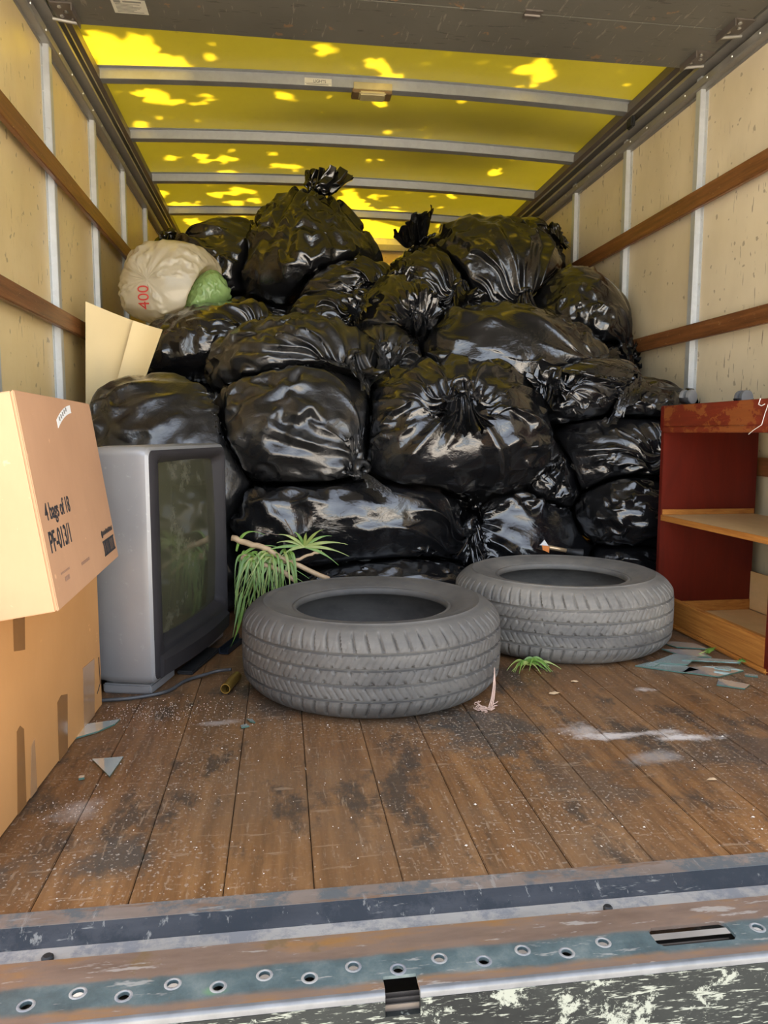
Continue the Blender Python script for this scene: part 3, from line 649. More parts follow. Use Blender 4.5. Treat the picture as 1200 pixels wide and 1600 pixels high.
    def relax(P, ru, rv, kt, its, every, bend, upper):
        nv, nu = P.shape[1:3]; t = np.linspace(0, 1, nv)
        bodym = t < TK*0.90; kn = np.where((t >= TK*0.985) & (t <= TK+0.05))[0]
        pin = P[:, kn].copy(); lo = hi = None
        nbv = int(bodym.sum())
        for it in range(its):
            a = P[:, :, 0::2]; b_ = P[:, :, 1::2]; con(a, b_, ru[:, :, 0::2], 0.9, 0.75)
            a2 = P[:, :, 1::2]; b2 = np.roll(P[:, :, 0::2], -1, 2); con(a2, b2, ru[:, :, 1::2], 0.9, 0.75); P[:, :, 0::2] = np.roll(b2, 1, 2)
            n0 = (nv//2)*2
            con(P[:, 0:n0:2], P[:, 1:n0:2], rv[:, 0:n0:2][:, :n0//2], 0.9, 0.75)
            m_ = (nv-1)//2
            con(P[:, 1:1+2*m_:2], P[:, 2:2+2*m_:2], rv[:, 1::2][:, :m_], 0.9, 0.75)
            # gentle bending and gravity on the skin
            lap = (np.roll(P, 1, 2)+np.roll(P, -1, 2))*0.5-P; P += lap*bend
            P[:, 1:-1] += ((P[:, 2:]+P[:, :-2])*0.5-P[:, 1:-1])*bend
            P[:, nbv:, :, 2] -= 0.0006
            P[:, 0] = P[:, 0].mean(1, keepdims=True)*0.7+P[:, 0]*0.3
            P[:, kn] = pin
            if it % every == 0 or it >= its-4:
                for i in range(nb):
                    x = P[i, :nbv]
                    fi = F(i, x); lo = np.full(fi.shape, 0.985, f4); hi = np.full(fi.shape, upper, f4)
                    for j in near[i]:
                        fj = F(j, x)
                        lo = np.minimum(lo, fj-0.05); hi = np.minimum(hi, fj-0.03)
                    lo = np.maximum(lo, 0.25); hi = np.maximum(hi, 0.27)
                    k = np.clip(fi, lo, np.maximum(hi, lo))/np.maximum(fi, 1e-4)
                    P[i, :nbv] = Cn[i]+(x-Cn[i])*k[..., None]
                    # tails and necks stay out of the neighbours too
                    x = P[i, nbv:]
                    for j in near[i]:
                        fj = F(j, x); k = np.maximum(fj, 1.115)/np.maximum(fj, 0.3); k = np.minimum(k, 1.3)
                        x = Cn[j]+(x-Cn[j])*k[..., None]
                    P[i, nbv:] = x if it >= its-4 else P[i, nbv:]*0.5+x*0.5
            if JI is not None: P[JI, ..., 1] = np.where(P[JI, ..., 0] < 0.42, np.minimum(P[JI, ..., 1], 2.795), P[JI, ..., 1]); P[LI, ..., 1] = np.where(P[LI, ..., 0] < 0.45, np.maximum(P[LI, ..., 1], 2.885), P[LI, ..., 1])
            P[CI, ..., 1] = np.where(P[CI, ..., 2] < 0.28, np.maximum(P[CI, ..., 1], 2.43), P[CI, ..., 1])
            for q_ in AB: P[q_, ..., 1] = np.where(P[q_, ..., 0] < 0.96, np.maximum(P[q_, ..., 1], 2.30), P[q_, ..., 1])
            # the truck and what stands in it
            np.clip(P[..., 2], 0.004, 1.99, out=P[..., 2]); np.clip(P[..., 0], 0.048, W-0.048, out=P[..., 0])
            P[..., 1] = np.where((P[..., 0] > 1.93) & (P[..., 2] < 0.72), np.maximum(P[..., 1], 2.262), P[..., 1])
            for (c, R_, h_) in TY:
                d0 = P[..., 0]-c[0]; d1 = P[..., 1]-c[1]; l = np.sqrt(d0*d0+d1*d1)+1e-6
                k = np.where((P[..., 2] < h_+0.004) & (l < R_+0.006), (R_+0.006)/l, 1)
                P[..., 0] = c[0]+d0*k; P[..., 1] = c[1]+d1*k
        return P
    P, ru, rv, kt = shape(31, 40); P += rng.normal(0, 0.004, P.shape).astype(f4)
    P = relax(P, ru, rv, kt, 70, 7, 0.012, 1.12)
    _, ru, rv, kt = shape(61, 80); P = up(P)+rng.normal(0, 0.0012, (nb, 61, 80, 3)).astype(f4); P = relax(P, ru, rv, kt, 60, 12, 0.015, 1.115)
    _, ru, rv, kt = shape(121, 160); P = up(P); P = relax(P, ru, rv, kt, 34, 17, 0.014, 1.12)
    kk = np.where((np.linspace(0, 1, 121) >= TK*0.985) & (np.linspace(0, 1, 121) <= TK+0.03))[0]
    return P, P[:, kk].mean((1, 2)), [f[0] for f in frames]
def bag_mat(name, base, r0, r1, dust):
    t = NT(name)
    oi = t.n.new('ShaderNodeObjectInfo')
    v = t.vec(t.pos, (1, 1, 1))
    big = t.noise(5, 4, 0.6)
    col = t.mix(t.math('MULTIPLY', t.ramp(t.noise(18, 6, 0.75), [(0.5, 0.0), (0.75, 1.0)]), dust), base, (0.10, 0.095, 0.085))
    t.set(color=col, rough=t.ramp(big, [(0.3, r0), (0.7, r1)]), spec=0.7, coat=0.5, coatr=0.06)
    b1 = t.bump(t.noise(11, 5, 0.6, dist=1.2), 0.35, 0.012)
    b2 = t.bump(t.noise(34, 4, 0.6, v=t.vec(t.pos, (1, 1, 1.8), (0.3, 0.5, 0.2)), dist=0.8), 0.22, 0.006, b1)
    wv = t.n.new('ShaderNodeVectorMath'); wv.operation = 'MULTIPLY_ADD'; nn = t.n.new('ShaderNodeTexNoise'); nn.inputs['Scale'].default_value = 7; t.l.new(t.pos, nn.inputs['Vector'])
    t.l.new(nn.outputs['Color'], wv.inputs[0]); wv.inputs[1].default_value = (0.16, 0.16, 0.16); t.l.new(t.pos, wv.inputs[2])
    t.bump(t.voro(17, wv.outputs[0]), 0.22, 0.012, b2)
    return t.m
M['bag'] = bag_mat('black_bag_plastic', (0.0065, 0.0066, 0.0075), 0.07, 0.17, 0.12)
M['bag_dull'] = bag_mat('dusty_black_bag_plastic', (0.009, 0.009, 0.0095), 0.24, 0.36, 0.35)
def film_mat(name, c, tr):
    t = NT(name); n = t.noise(9, 5, 0.6, dist=1.0)
    t.set(color=t.ramp(n, [(0.3, tuple(x*0.85 for x in c)), (0.7, c)]), rough=0.2, spec=0.6, coat=0.4); t.bump(n, 0.3, 0.01)
    b = t.n.new('ShaderNodeBsdfTranslucent'); b.inputs[0].default_value = (*c, 1)
    ts = t.n.new('ShaderNodeBsdfTransparent'); ts.inputs[0].default_value = (*[min(1, x*1.15) for x in c], 1)
    a = t.n.new('ShaderNodeMixShader'); a.inputs[0].default_value = 0.35; t.l.new(t.b.outputs[0], a.inputs[1]); t.l.new(b.outputs[0], a.inputs[2])
    m2 = t.n.new('ShaderNodeMixShader'); m2.inputs[0].default_value = tr; t.l.new(a.outputs[0], m2.inputs[1]); t.l.new(ts.outputs[0], m2.inputs[2])
    t.l.new(m2.outputs[0], t.n['Material Output'].inputs['Surface']); return t.m
M['bag_clear'] = film_mat('cream_plastic_film', (0.80, 0.73, 0.55), 0.22); M['bag_green'] = film_mat('green_plastic_film', (0.42, 0.62, 0.24), 0.2)
def grid_faces(nv, nu):
    f = []
    for i in range(nv-1):
        for j in range(nu):
            f.append((i*nu+j, i*nu+(j+1) % nu, (i+1)*nu+(j+1) % nu, (i+1)*nu+j))
    f.append(tuple(range(nu))[::-1]); return f
def knot_mesh(c, ax, r=0.026, tube=0.011, seed=0):
    rg = random.Random(seed); a = Vector(ax).normalized(); u = a.orthogonal().normalized(); w = a.cross(u)
    v = []; f = []; n = 28; k = 10
    for i in range(n):
        t = 2*PI*i/n; rr = r*(1+0.10*math.sin(3*t+seed)); cc = u*math.cos(t)*rr+w*math.sin(t)*rr+a*(0.006*math.sin(2*t+seed))
        for j in range(k):
            p = 2*PI*j/k; q = tube*(1+0.25*math.sin(5*t+2*p+seed)); d = (u*math.cos(t)+w*math.sin(t))*math.cos(p)+a*math.sin(p)*1.35
            v.append(Vector(c)+cc+d*q)
    for i in range(n):
        for j in range(k): f.append((i*k+j, i*k+(j+1) % k, ((i+1) % n)*k+(j+1) % k, ((i+1) % n)*k+j))
    return v, f
P_, KT, AX = simulate(BAGS)
FACES = grid_faces(121, 160)
BAG = {}
for i, b in enumerate(BAGS):
    mt = M['bag_dull'] if b[0] in 'ijkAB' else M.get('bag_'+b[0], M['bag'])
    o = mesh_obj('rubbish_bag', P_[i].reshape(-1, 3), FACES, mt, None, smooth=True)
    if len(b[0]) > 1: o.name = 'plastic_bag'; WLOC[o.name] = o.location.copy(); tag(o, b[7], 'plastic bag')
    else: tag(o, b[7], 'rubbish bag', 'black rubbish bags heaped in the truck')
    BAG[b[0]] = o
    kv, kf = knot_mesh(Vector(KT[i]), AX[i], seed=i)
    mesh_obj('knot', kv, kf, mt, o, smooth=True)
#@@OBJS
# ================================================================== cardboard boxes
def card_mat(name, a, b, seam=True):
    t = NT(name)
    n = t.noise(3, 4); fib = t.noise(60, 5, 0.7, v=t.vec(t.pos, (1, 1, 0.4)))
    col = t.ramp(n, [(0.3, a), (0.7, b)])
    col = t.mix(t.math('MULTIPLY', fib, 0.25), col, tuple(x*0.7 for x in a))
    col = t.mix(t.ramp(t.noise(40, 3, 0.6), [(0.70, 0.0), (0.74, 0.5)]), col, tuple(min(1, x*1.5) for x in b))
    t.set(color=col, rough=0.75, spec=0.25); t.bump(fib, 0.06, 0.002); return t.m
M['card_up'] = card_mat('pale_cardboard', (0.42, 0.23, 0.125), (0.50, 0.285, 0.16))
M['card_lo'] = card_mat('brown_cardboard', (0.46, 0.225, 0.075), (0.54, 0.28, 0.105))
M['card_in'] = card_mat('inner_cardboard', (0.24, 0.10, 0.035), (0.30, 0.14, 0.055))
M['tape'] = plain('brown_packing_tape', (0.24, 0.115, 0.04), 0.22, 0, 0.12, 12, coat=0.3)
M['tape_clear'] = plain('clear_packing_tape', (0.38, 0.22, 0.11), 0.18, 0, 0.12, 12, coat=0.4)
NBc = Vector((0.443, 1.10, 0.346)); EY = Vector((-0.0388, 0.9992, 0)); EZ = Vector((-0.145, -0.0056, 0.9894)).normalized(); EX = EY.cross(EZ)
MU = Matrix((EX, EY, EZ)).transposed().to_4x4(); MU.translation = NBc          # local: x right (0 = right face), y depth, z up
BW, BL, BH, TH = 0.355, 0.488, 0.318, 0.004
ub = empty('cardboard_box', MU @ Vector((-BW/2, BL/2, 0))); tag(ub, 'tilted pale cardboard box printed 4 bags of 18, on top of the other box', 'box')
def upan(n, x0, x1, y0, y1, z0, z1, mat=None, bevel=0.0015): return box(n, x0, x1, y0, y1, z0, z1, mat or M['card_up'], ub, MU, bevel=bevel)
side = upan('side_wall', -TH, 0, 0.0, BL, 0, BH)
upan('side_wall', -BW, -BW+TH, 0, BL, 0, BH)
front = upan('end_wall', -BW+TH, -TH, 0, TH, 0, BH-0.001)
upan('end_wall', -BW+TH, -TH, BL-TH, BL, 0, BH-0.001)
upan('bottom', -BW+TH, -TH, TH, BL-TH, 0, TH)
upan('flap', -0.062, -0.058, 0.012, BL-0.02, BH-0.03, BH+0.013, M['card_in'])
upan('flap', -BW*0.62, -0.064, 0.012, BL-0.012, BH-0.05, BH-0.046, M['card_in'])
# print on the right face
MT = MU @ Matrix(((0, 0, 1, 0.0003), (1, 0, 0, 0), (0, 1, 0, 0), (0, 0, 0, 1)))   # text x -> depth, y -> up
def on(x, z): return MT @ Matrix.Translation((x, z, 0))
text_obj('lettering', '4 bags of 18', 0.0365, on(0.028, 0.129), M['ink'], side, 0.83, bold=0.0003)
text_obj('lettering', 'PF-013/1', 0.0445, on(0.021, 0.082), M['ink'], side, 0.82, bold=0.0005)
pb = MB()
def pr(x0, x1, z0, z1, mb=None): (mb or pb).box(x0, x1, z0, z1, 0, 0.0004, MT)
pr(0.363, 0.472, 0.0455, 0.0495); pr(0.363, 0.472, 0.020, 0.024)
rr = random.Random(8); x = 0.366
while x < 0.468:
    w_ = rr.choice([0.0012, 0.002, 0.003]); pr(x, x+w_, 0.024, 0.0455); x += w_+rr.choice([0.0022, 0.003, 0.004])
tag(pb.build('barcode', M['ink'], side), kind='stuff')
lg = MB()
lg.lathe([(0.0075, 0), (0.0075, 0.0004)], MT @ Vector((0.372, 0.062, 0)), EX, 14)
for k in range(11): pr(0.383+k*0.0085, 0.3875+k*0.0085, 0.059, 0.0665+0.003*rr.random(), lg); 
pr(0.383, 0.476, 0.0615, 0.0632, lg); tag(lg.build('logo', M['ink'], side), kind='stuff')
fd = MB()
for k in range(7): pr(0.047+k*0.008, 0.052+k*0.008, 0.0445, 0.0478, fd)
for k in range(3): pr(0.064+k*0.010, 0.071+k*0.010, 0.031, 0.038, fd)
for k in range(8): pr(0.177+k*0.008, 0.182+k*0.008, 0.036, 0.041, fd)
tag(fd.build('faded_print', M['fadeink'], side), kind='stuff')
# curved white sticker
v = []; f = []
for i in range(9):
    t = i/8; x = 0.200+0.112*t; z = 0.272+0.028*t-0.02*(t*t-t)
    for dz in (-0.006, 0.008): v += [MT @ Vector((x, z+dz, 0)), MT @ Vector((x, z+dz, 0.0006))]
for i in range(8):
    a = i*4; b = a+4; f += [(a+1, b+1, b+3, a+3), (a, a+2, b+2, b), (a, b, b+1, a+1), (a+2, a+3, b+3, b+2)]
f += [(0, 1, 3, 2), (32, 34, 35, 33)]
M['white'] = plain('white_paper', (0.78, 0.77, 0.74), 0.5, 0, 0.04)
sk = mesh_obj('sticker', v, f, M['white'], side)
sp = MB()
for k in range(5): sp.box(0.215+k*0.014, 0.223+k*0.014, 0.2785+k*0.0043, 0.2855+k*0.0043, 0.0006, 0.0009, MT)
tag(sp.build('print', M['greyink'], sk), kind='stuff')
# lower box, crushed a little so that its top slopes to the wall
lbx = empty('cardboard_box', (0.2, 1.34, 0.0)); tag(lbx, 'large brown taped cardboard box standing on the floor under the tilted box', 'box')
def lx(y): return 0.342+0.036*(y-1.112)
Y0, Y1 = 1.0, 1.662; XL = 0.055
def ztop(x): return 0.331-0.1466*(0.360-x)-0.004
mb = MB(); v = []
for y in (Y0, Y1):
    for x in (XL, lx(y)): v += [(x, y, 0.001), (x, y, ztop(x))]
body = mb.add(v, [(0, 1, 3, 2), (4, 6, 7, 5), (0, 4, 5, 1), (2, 3, 7, 6), (0, 2, 6, 4), (1, 5, 7, 3)]).build('box_body', M['card_lo'], lbx, bevel=0.003)
def strip(name, pts, mat, th=0.0006):
    # pts: (y,z) quad on the right face
    v = [(lx(y)+0.0003, y, z) for y, z in pts]+[(lx(y)+0.0003+th, y, z) for y, z in pts]; n = len(pts)
    fs = [tuple(range(n))[::-1], tuple(range(n, 2*n))]+[(i, (i+1) % n, n+(i+1) % n, n+i) for i in range(n)]
    return mesh_obj(name, v, fs, mat, body)
strip('tape', [(1.196, 0.262), (1.216, 0.257), (1.24, 0.252), (1.246, 0.312), (1.198, 0.312)], M['tape'])
strip('tape', [(1.373, 0.002), (1.422, 0.002), (1.434, 0.108), (1.40, 0.118), (1.378, 0.112)], M['tape'])
strip('tape', [(1.526, 0.002), (1.60, 0.002), (1.614, 0.122), (1.534, 0.126)], M['tape_clear'])
strip('tape', [(1.178, 0.003), (1.214, 0.003), (1.219, 0.127), (1.205, 0.138), (1.191, 0.134)], M['tape'])
strip('tape', [(1.232, 0.003), (1.262, 0.003), (1.262, 0.094), (1.246, 0.085)], M['tape_clear'])
gm = MB(); gm.tube([(lx(1.65)+0.0008, 1.645, 0.115), (lx(1.65)+0.0008, 1.65, 0.055), (lx(1.62)+0.0008, 1.625, 0.040)], 0.0008, 5); gm.build('slit', M['ink'], body)

# ================================================================== television
def tv_mat(name, a, b, rough, metal):
    t = NT(name); n = t.noise(4, 4); d = t.ramp(t.noise(55, 4, 0.7), [(0.62, 0.0), (0.74, 0.35)])
    col = t.mix(d, t.ramp(n, [(0.3, a), (0.7, b)]), tuple(min(1, x*1.6) for x in b)); t.set(color=col, rough=rough, metal=metal, spec=0.5 if metal else 0.15); return t.m
M['tv_silver'] = tv_mat('silver_grey_plastic', (0.27, 0.27, 0.275), (0.34, 0.34, 0.345), 0.36, 0.35)
M['tv_dark'] = tv_mat('charcoal_plastic', (0.026, 0.024, 0.026), (0.038, 0.035, 0.037), 0.5, 0.0)
M['tv_back'] = plain('black_plastic', (0.02, 0.02, 0.022), 0.5)
def screen_mat():
    t = NT('dusty_picture_tube'); n = t.noise(12, 6, 0.75, v=t.vec(t.pos, (1, 1, 1), (0.5, 0, 0)))
    sm = t.ramp(n, [(0.54, 0.0), (0.66, 0.3)])
    t.set(color=t.mix(sm, (0.058, 0.057, 0.034), (0.26, 0.25, 0.19)), rough=t.ramp(n, [(0.4, 0.05), (0.75, 0.22)]), spec=0.6); return t.m
M['screen'] = screen_mat()
td = Vector((0.252, 0.968, 0)).normalized(); tn = Vector((td.y, -td.x, 0))
MTV = Matrix((td, tn, Vector((0, 0, 1)))).transposed().to_4x4(); MTV.translation = (0.467, 1.70, 0.0)   # local x along face (near->far), y outwards, z up
tv = empty('television', MTV @ Vector((0.26, -0.2, 0))); tag(tv, 'silver and charcoal tube television standing on the floor beside the boxes', 'television')
TW, TH0, TH1 = 0.528, 0.024, 0.573
mb = MB()
# shell: front collar with rounded outline swept back
def rrect(x0, x1, z0, z1, r, n=5):
    p = []
    for cx, cz, a0 in ((x1-r, z1-r, 0), (x0+r, z1-r, 90), (x0+r, z0+r, 180), (x1-r, z0+r, 270)):
        for k in range(n+1):
            a = math.radians(a0+90*k/n); p.append((cx+r*math.cos(a), cz+r*math.sin(a)))
    return p
def sweep(rings):
    v = []; n = len(rings[0][1]); f = []
    for y, p in rings: v += [MTV @ Vector((x, y, z)) for x, z in p]
    for i in range(len(rings)-1):
        for j in range(n): f.append((i*n+j, i*n+(j+1) % n, (i+1)*n+(j+1) % n, (i+1)*n+j))
    return v, f, n
O = lambda e, r=0.022: rrect(e, TW-e, TH0+e, TH1-e, r)
v, f, n = sweep([(-0.135, O(0.004)), (-0.10, O(0.0)), (-0.020, O(0.0)), (-0.006, O(0.003)), (0.0, O(0.010, 0.018))]); f.append(tuple(range(n))[::-1])
mesh_obj('collar', v, f, M['tv_silver'], tv, angle=35)
scr0 = lambda e, r=0.016: rrect(0.072+e, 0.492-e, 0.118+e, 0.530-e, r)
v, f, n = sweep([(0.0002, O(0.0102, 0.018)), (0.004, O(0.016, 0.018)), (0.004, scr0(-0.022, 0.02)), (-0.004, scr0(-0.012, 0.02)), (-0.028, scr0(0.0))])
bez = mesh_obj('bezel', v, f, M['tv_dark'], tv, angle=35)
# bulged picture tube
v = []; f = []; nx_, nz_ = 24, 20
for i in range(nx_+1):
    for j in range(nz_+1):
        a = i/nx_*2-1; b = j/nz_*2-1; x = 0.282+a*0.215; z = 0.324+b*0.212
        v.append(MTV @ Vector((x, -0.030+0.016*(1-a*a)*0.6+0.016*(1-b*b)*0.4, z)))
for i in range(nx_):
    for j in range(nz_): f.append((i*(nz_+1)+j, (i+1)*(nz_+1)+j, (i+1)*(nz_+1)+j+1, i*(nz_+1)+j+1))
mesh_obj('screen', v, f, M['screen'], tv, smooth=True)
# lower speaker bar that bows out a little, foot, seam
mb = MB(); v = []; f = []; k = 16
for i in range(k+1):
    t = i/k; x = 0.03+t*0.468; bow = 0.012+0.016*math.sin(PI*t)
    for y, z in ((0.003, 0.034), (bow, 0.040), (bow+0.002, 0.078), (0.003, 0.088)): v.append(MTV @ Vector((x, y, z)))
for i in range(k):
    for j in range(4): f.append((i*4+j, i*4+(j+1) % 4, (i+1)*4+(j+1) % 4, (i+1)*4+j))
f += [(0, 1, 2, 3), (k*4, k*4+3, k*4+2, k*4+1)]
mesh_obj('speaker_bar', v, f, M['tv_dark'], tv, angle=40)
box('foot', 0.012, 0.15, -0.13, -0.012, 0.0, 0.0238, M['tv_silver'], tv, MTV, bevel=0.004)
box('foot', 0.38, 0.516, -0.13, -0.012, 0.0, 0.0238, M['tv_silver'], tv, MTV, bevel=0.004)
v, f, n = sweep([(-0.1355, O(0.010)), (-0.25, O(0.05, 0.03)), (-0.395, rrect(0.13, 0.40, 0.09, 0.43, 0.03))]); f += [tuple(range(n)), tuple(range(2*n, 3*n))[::-1]]
mesh_obj('back_shell', v, f, M['tv_back'], tv, angle=35)
box('stand', 0.10, 0.42, -0.38, -0.14, 0.0, 0.034, M['tv_back'], tv, MTV, bevel=0.004)
box('front_skirt', 0.16, 0.37, -0.012, 0.03, 0.0, 0.010, M['tv_back'], tv, MTV, bevel=0.003)

# ================================================================== tyres
def tyre_mat(name, a, b, dust, dk):
    t = NT(name); n = t.noise(7, 6, 0.7); fine = t.noise(60, 4, 0.7)
    col = t.ramp(n, [(0.3, a), (0.7, b)])
    col = t.mix(t.math('MULTIPLY', t.ramp(t.noise(3.2, 5, 0.65, v=t.vec(t.obj, (1, 1, 3))), [(0.35, 0.0), (0.7, 1.0)]), dk), col, dust)
    col = t.mix(t.ramp(fine, [(0.62, 0.0), (0.78, 0.25)]), col, tuple(min(1, x*1.5) for x in dust))
    t.set(color=col, rough=0.62, spec=0.35); t.bump(fine, 0.15, 0.002); return t.m
M['tyre1'] = tyre_mat('dark_tyre_rubber', (0.055, 0.052, 0.05), (0.105, 0.100, 0.094), (0.19, 0.175, 0.152), 0.6)
M['tyre2'] = tyre_mat('dusty_tyre_rubber', (0.085, 0.081, 0.076), (0.135, 0.127, 0.116), (0.29, 0.265, 0.225), 0.8)
def tyre_mesh():
    N = 960; tr = [(0.325-0.0022*(abs(h)/0.06)**2.5 if abs(h) < 0.072 else 0) for h in (0,)]
    gro = [-0.056, -0.019, 0.019, 0.056]
    hs = set(np.round(np.linspace(-0.072, 0.072, 37), 4))
    for g in gro:
        for e in (-0.0042, -0.0024, 0.0, 0.0024, 0.0042): hs.add(round(g+e, 4))
    hs = sorted(hs); prof = []
    def rt_(h): return 0.325-0.0035*(abs(h)/0.072)**3
    low = [(0.300, 0.0), (0.299, 0.045), (0.288, 0.082), (0.255, 0.098), (0.222, 0.094), (0.203, 0.084), (0.1925, 0.078), (0.190, 0.083), (0.1905, 0.092), (0.194, 0.0965), (0.1985, 0.0965), (0.2005, 0.0945), (0.203, 0.0975), (0.209, 0.1005), (0.222, 0.106), (0.238, 0.1115), (0.255, 0.1142), (0.268, 0.1145), (0.2695, 0.1160), (0.272, 0.1160), (0.2735, 0.1138), (0.283, 0.1115), (0.292, 0.107), (0.300, 0.101), (0.3065, 0.0945), (0.312, 0.088), (0.3168, 0.081)]
    prof = [(r, h, 0) for r, h in low] + [(rt_(h), h, 1) for h in hs[::-1]] + [(r, -h, 0) for r, h in low[::-1][:-1]]
    k = len(prof); v = np.zeros((N, k, 3)); ph = np.arange(N)/N*2*PI
    for j, (r, h, tflag) in enumerate(prof):
        d = np.zeros(N); ah = abs(h)
        if tflag:
            for g in gro: d = np.maximum(d, 0.0080*np.clip(1-((abs(h-g))/0.0040)**4, 0, 1))
        if ah > 0.058 and (tflag or (0.300 <= r and ah < 0.102 and j > 20)):
            s = np.mod(ph*66/(2*PI)+np.sign(h)*h*9.0, 1.0); fade = np.clip((ah-0.058)/0.006, 0, 1)*np.clip((0.1015-ah)/0.006, 0, 1)
            d = np.maximum(d, 0.0068*fade*np.clip(1-(np.abs(s-0.5)/0.11)**3, 0, 1))
            d = np.maximum(d, 0.0030*np.exp(-((ah-0.0765-0.0018*np.sign(np.sin(ph*66)))/0.0013)**2)*np.ones(N))
            s2 = np.mod(ph*132/(2*PI)-h*30, 1.0); d = np.maximum(d, 0.0014*fade*(ah < 0.075)*(np.abs(s2-0.5) < 0.12))
        elif tflag:
            sg = np.sign(h) if ah > 0.019 else 1
            s = np.mod(ph*58/(2*PI)+sg*h*14, 1.0); e = min(abs(ah-0.019), abs(ah-0.056)) if ah > 0.019 else abs(ah-0.019)
            d = np.maximum(d, 0.0055*(e < 0.0075)*np.clip(1-(np.abs(s-0.5)/0.10)**3, 0, 1))
            s2 = np.mod(ph*116/(2*PI)-sg*h*34, 1.0); d = np.maximum(d, 0.0018*(np.abs(s2-0.5) < 0.10))
        rr_ = r-d; v[:, j, 0] = rr_*np.cos(ph); v[:, j, 1] = rr_*np.sin(ph); v[:, j, 2] = h+0.1165
    idx = np.arange(N*k).reshape(N, k); a = idx; b = np.roll(idx, -1, 0)
    f = np.stack([a, b, np.roll(b, -1, 1), np.roll(a, -1, 1)], -1).reshape(-1, 4)
    me = bpy.data.meshes.new('tyre'); me.from_pydata(v.reshape(-1, 3).tolist(), [], f.tolist())
    me.polygons.foreach_set('use_smooth', [True]*len(me.polygons)); me.set_sharp_from_angle(angle=math.radians(50)); return me
tme = tyre_mesh(); tme.materials.append(M['tyre1'])
for (c, R_, h_), mt, rz, lab in zip(TY, ('tyre1', 'tyre2'), (0.3, 2.0), ('dark worn car tyre lying flat nearest the sill', 'dusty grey car tyre lying flat beside the red cabinet')):
    o = bpy.data.objects.new('car_tyre', tme); link(o, None, (c[0], c[1], 0.0015)); o.rotation_euler.z = rz; o.scale = (R_/0.325, R_/0.325, h_/0.2325); tag(o, lab, 'tyre', 'old car tyres lying on the floor')
    o.material_slots[0].link = 'OBJECT'; o.material_slots[0].material = M[mt]

# ================================================================== upturned cabinet
def wood_mat(name, a, b, stain=None, amount=0.0, scale=(1, 1, 1)):
    t = NT(name); wv = t.vec(t.pos, scale)
    g = t.noise(6, 7, 0.7, v=wv, dist=0.6); fine = t.noise(40, 4, 0.7, v=wv)
    col = t.mix(t.math('MULTIPLY', fine, 0.5), t.ramp(g, [(0.3, a), (0.7, b)]), tuple(x*0.55 for x in a))
    rough = 0.5
    if stain:
        n = t.noise(4.5, 6, 0.72, v=t.vec(t.pos, (1, 1, 1.6), loc=(2, 0, 1)))
        k = t.ramp(n, [(amount, 1.0), (amount+0.015, 0.0)])
        col = t.mix(k, col, t.ramp(g, [(0.3, stain), (0.7, tuple(x*1.5 for x in stain))])); rough = 0.42
    t.set(color=col, rough=rough, spec=0.3); t.bump(g, 0.12, 0.002); return t.m
RED = (0.085, 0.0075, 0.003)
M['oak'] = wood_mat('golden_oak', (0.34, 0.11, 0.02), (0.66, 0.29, 0.06), scale=(3, 1.0, 26))
M['ply'] = wood_mat('pale_plywood', (0.74, 0.47, 0.20), (0.84, 0.58, 0.28), scale=(1, 0.5, 1))
M['red'] = wood_mat('red_stained_wood', (0.42, 0.18, 0.06), (0.55, 0.27, 0.10), RED, 0.66, (4, 4, 0.6))
M['redrail'] = wood_mat('worn_red_stained_rail', (0.24, 0.065, 0.016), (0.30, 0.09, 0.024), (0.13, 0.020, 0.008), 0.55, (2, 0.6, 9))
CX0, CX1, CY0, CY1, CZ = 1.962, 2.288, 1.655, 2.232, 0.690
cb = empty('cabinet', ((CX0+CX1)/2, (CY0+CY1)/2, 0)); tag(cb, 'upturned red-stained open cabinet with one shelf, against the right wall', 'cabinet')
box('side_panel', CX0, CX1, CY1-0.018, CY1, 0.0, CZ-0.03, M['red'], cb, bevel=0.0012)
box('side_panel', CX0, CX1, CY0, CY0+0.018, 0.0, CZ-0.03, M['red'], cb, bevel=0.0012)
box('top_board', CX0+0.004, CX1, CY0+0.0185, CY1-0.0185, 0.606, 0.624, M['red'], cb)
box('top_rail', CX0-0.004, CX0+0.014, CY0, CY1-0.020, 0.6245, CZ, M['redrail'], cb, bevel=0.002)
box('corner_post', CX0-0.004, CX0+0.024, CY1-0.0195, CY1+0.001, 0.612, CZ, M['red'], cb, bevel=0.002)
box('rail_moulding', CX0-0.006, CX0+0.003, CY0, CY1-0.018, 0.6055, 0.624, M['redrail'], cb, bevel=0.003)
box('back_rail', CX1-0.016, CX1, CY0+0.02, CY1-0.02, 0.6245, CZ, M['red'], cb, bevel=0.002)
sh = box('shelf', CX0+0.003, CX1-0.004, CY0+0.0185, CY1-0.0185, 0.328, 0.3445, M['ply'], cb)
box('shelf_edging', CX0-0.0005, CX0+0.0025, CY0+0.019, CY1-0.019, 0.3275, 0.345, M['oak'], cb)
box('base_rail', CX0, CX0+0.018, CY0+0.0185, CY1-0.0185, 0.014, 0.090, M['oak'], cb, bevel=0.002)
box('base_moulding', CX0-0.007, CX0+0.010, CY0+0.002, CY1-0.002, 0.0005, 0.0135, M['oak'], cb, bevel=0.005)
box('bottom_board', CX0+0.019, CX1-0.004, CY0+0.0185, CY1-0.0185, 0.012, 0.028, M['ply'], cb)
box('back_panel', CX1-0.004, CX1, CY0+0.0185, CY1-0.0185, 0.03, 0.155, M['ply'], cb)
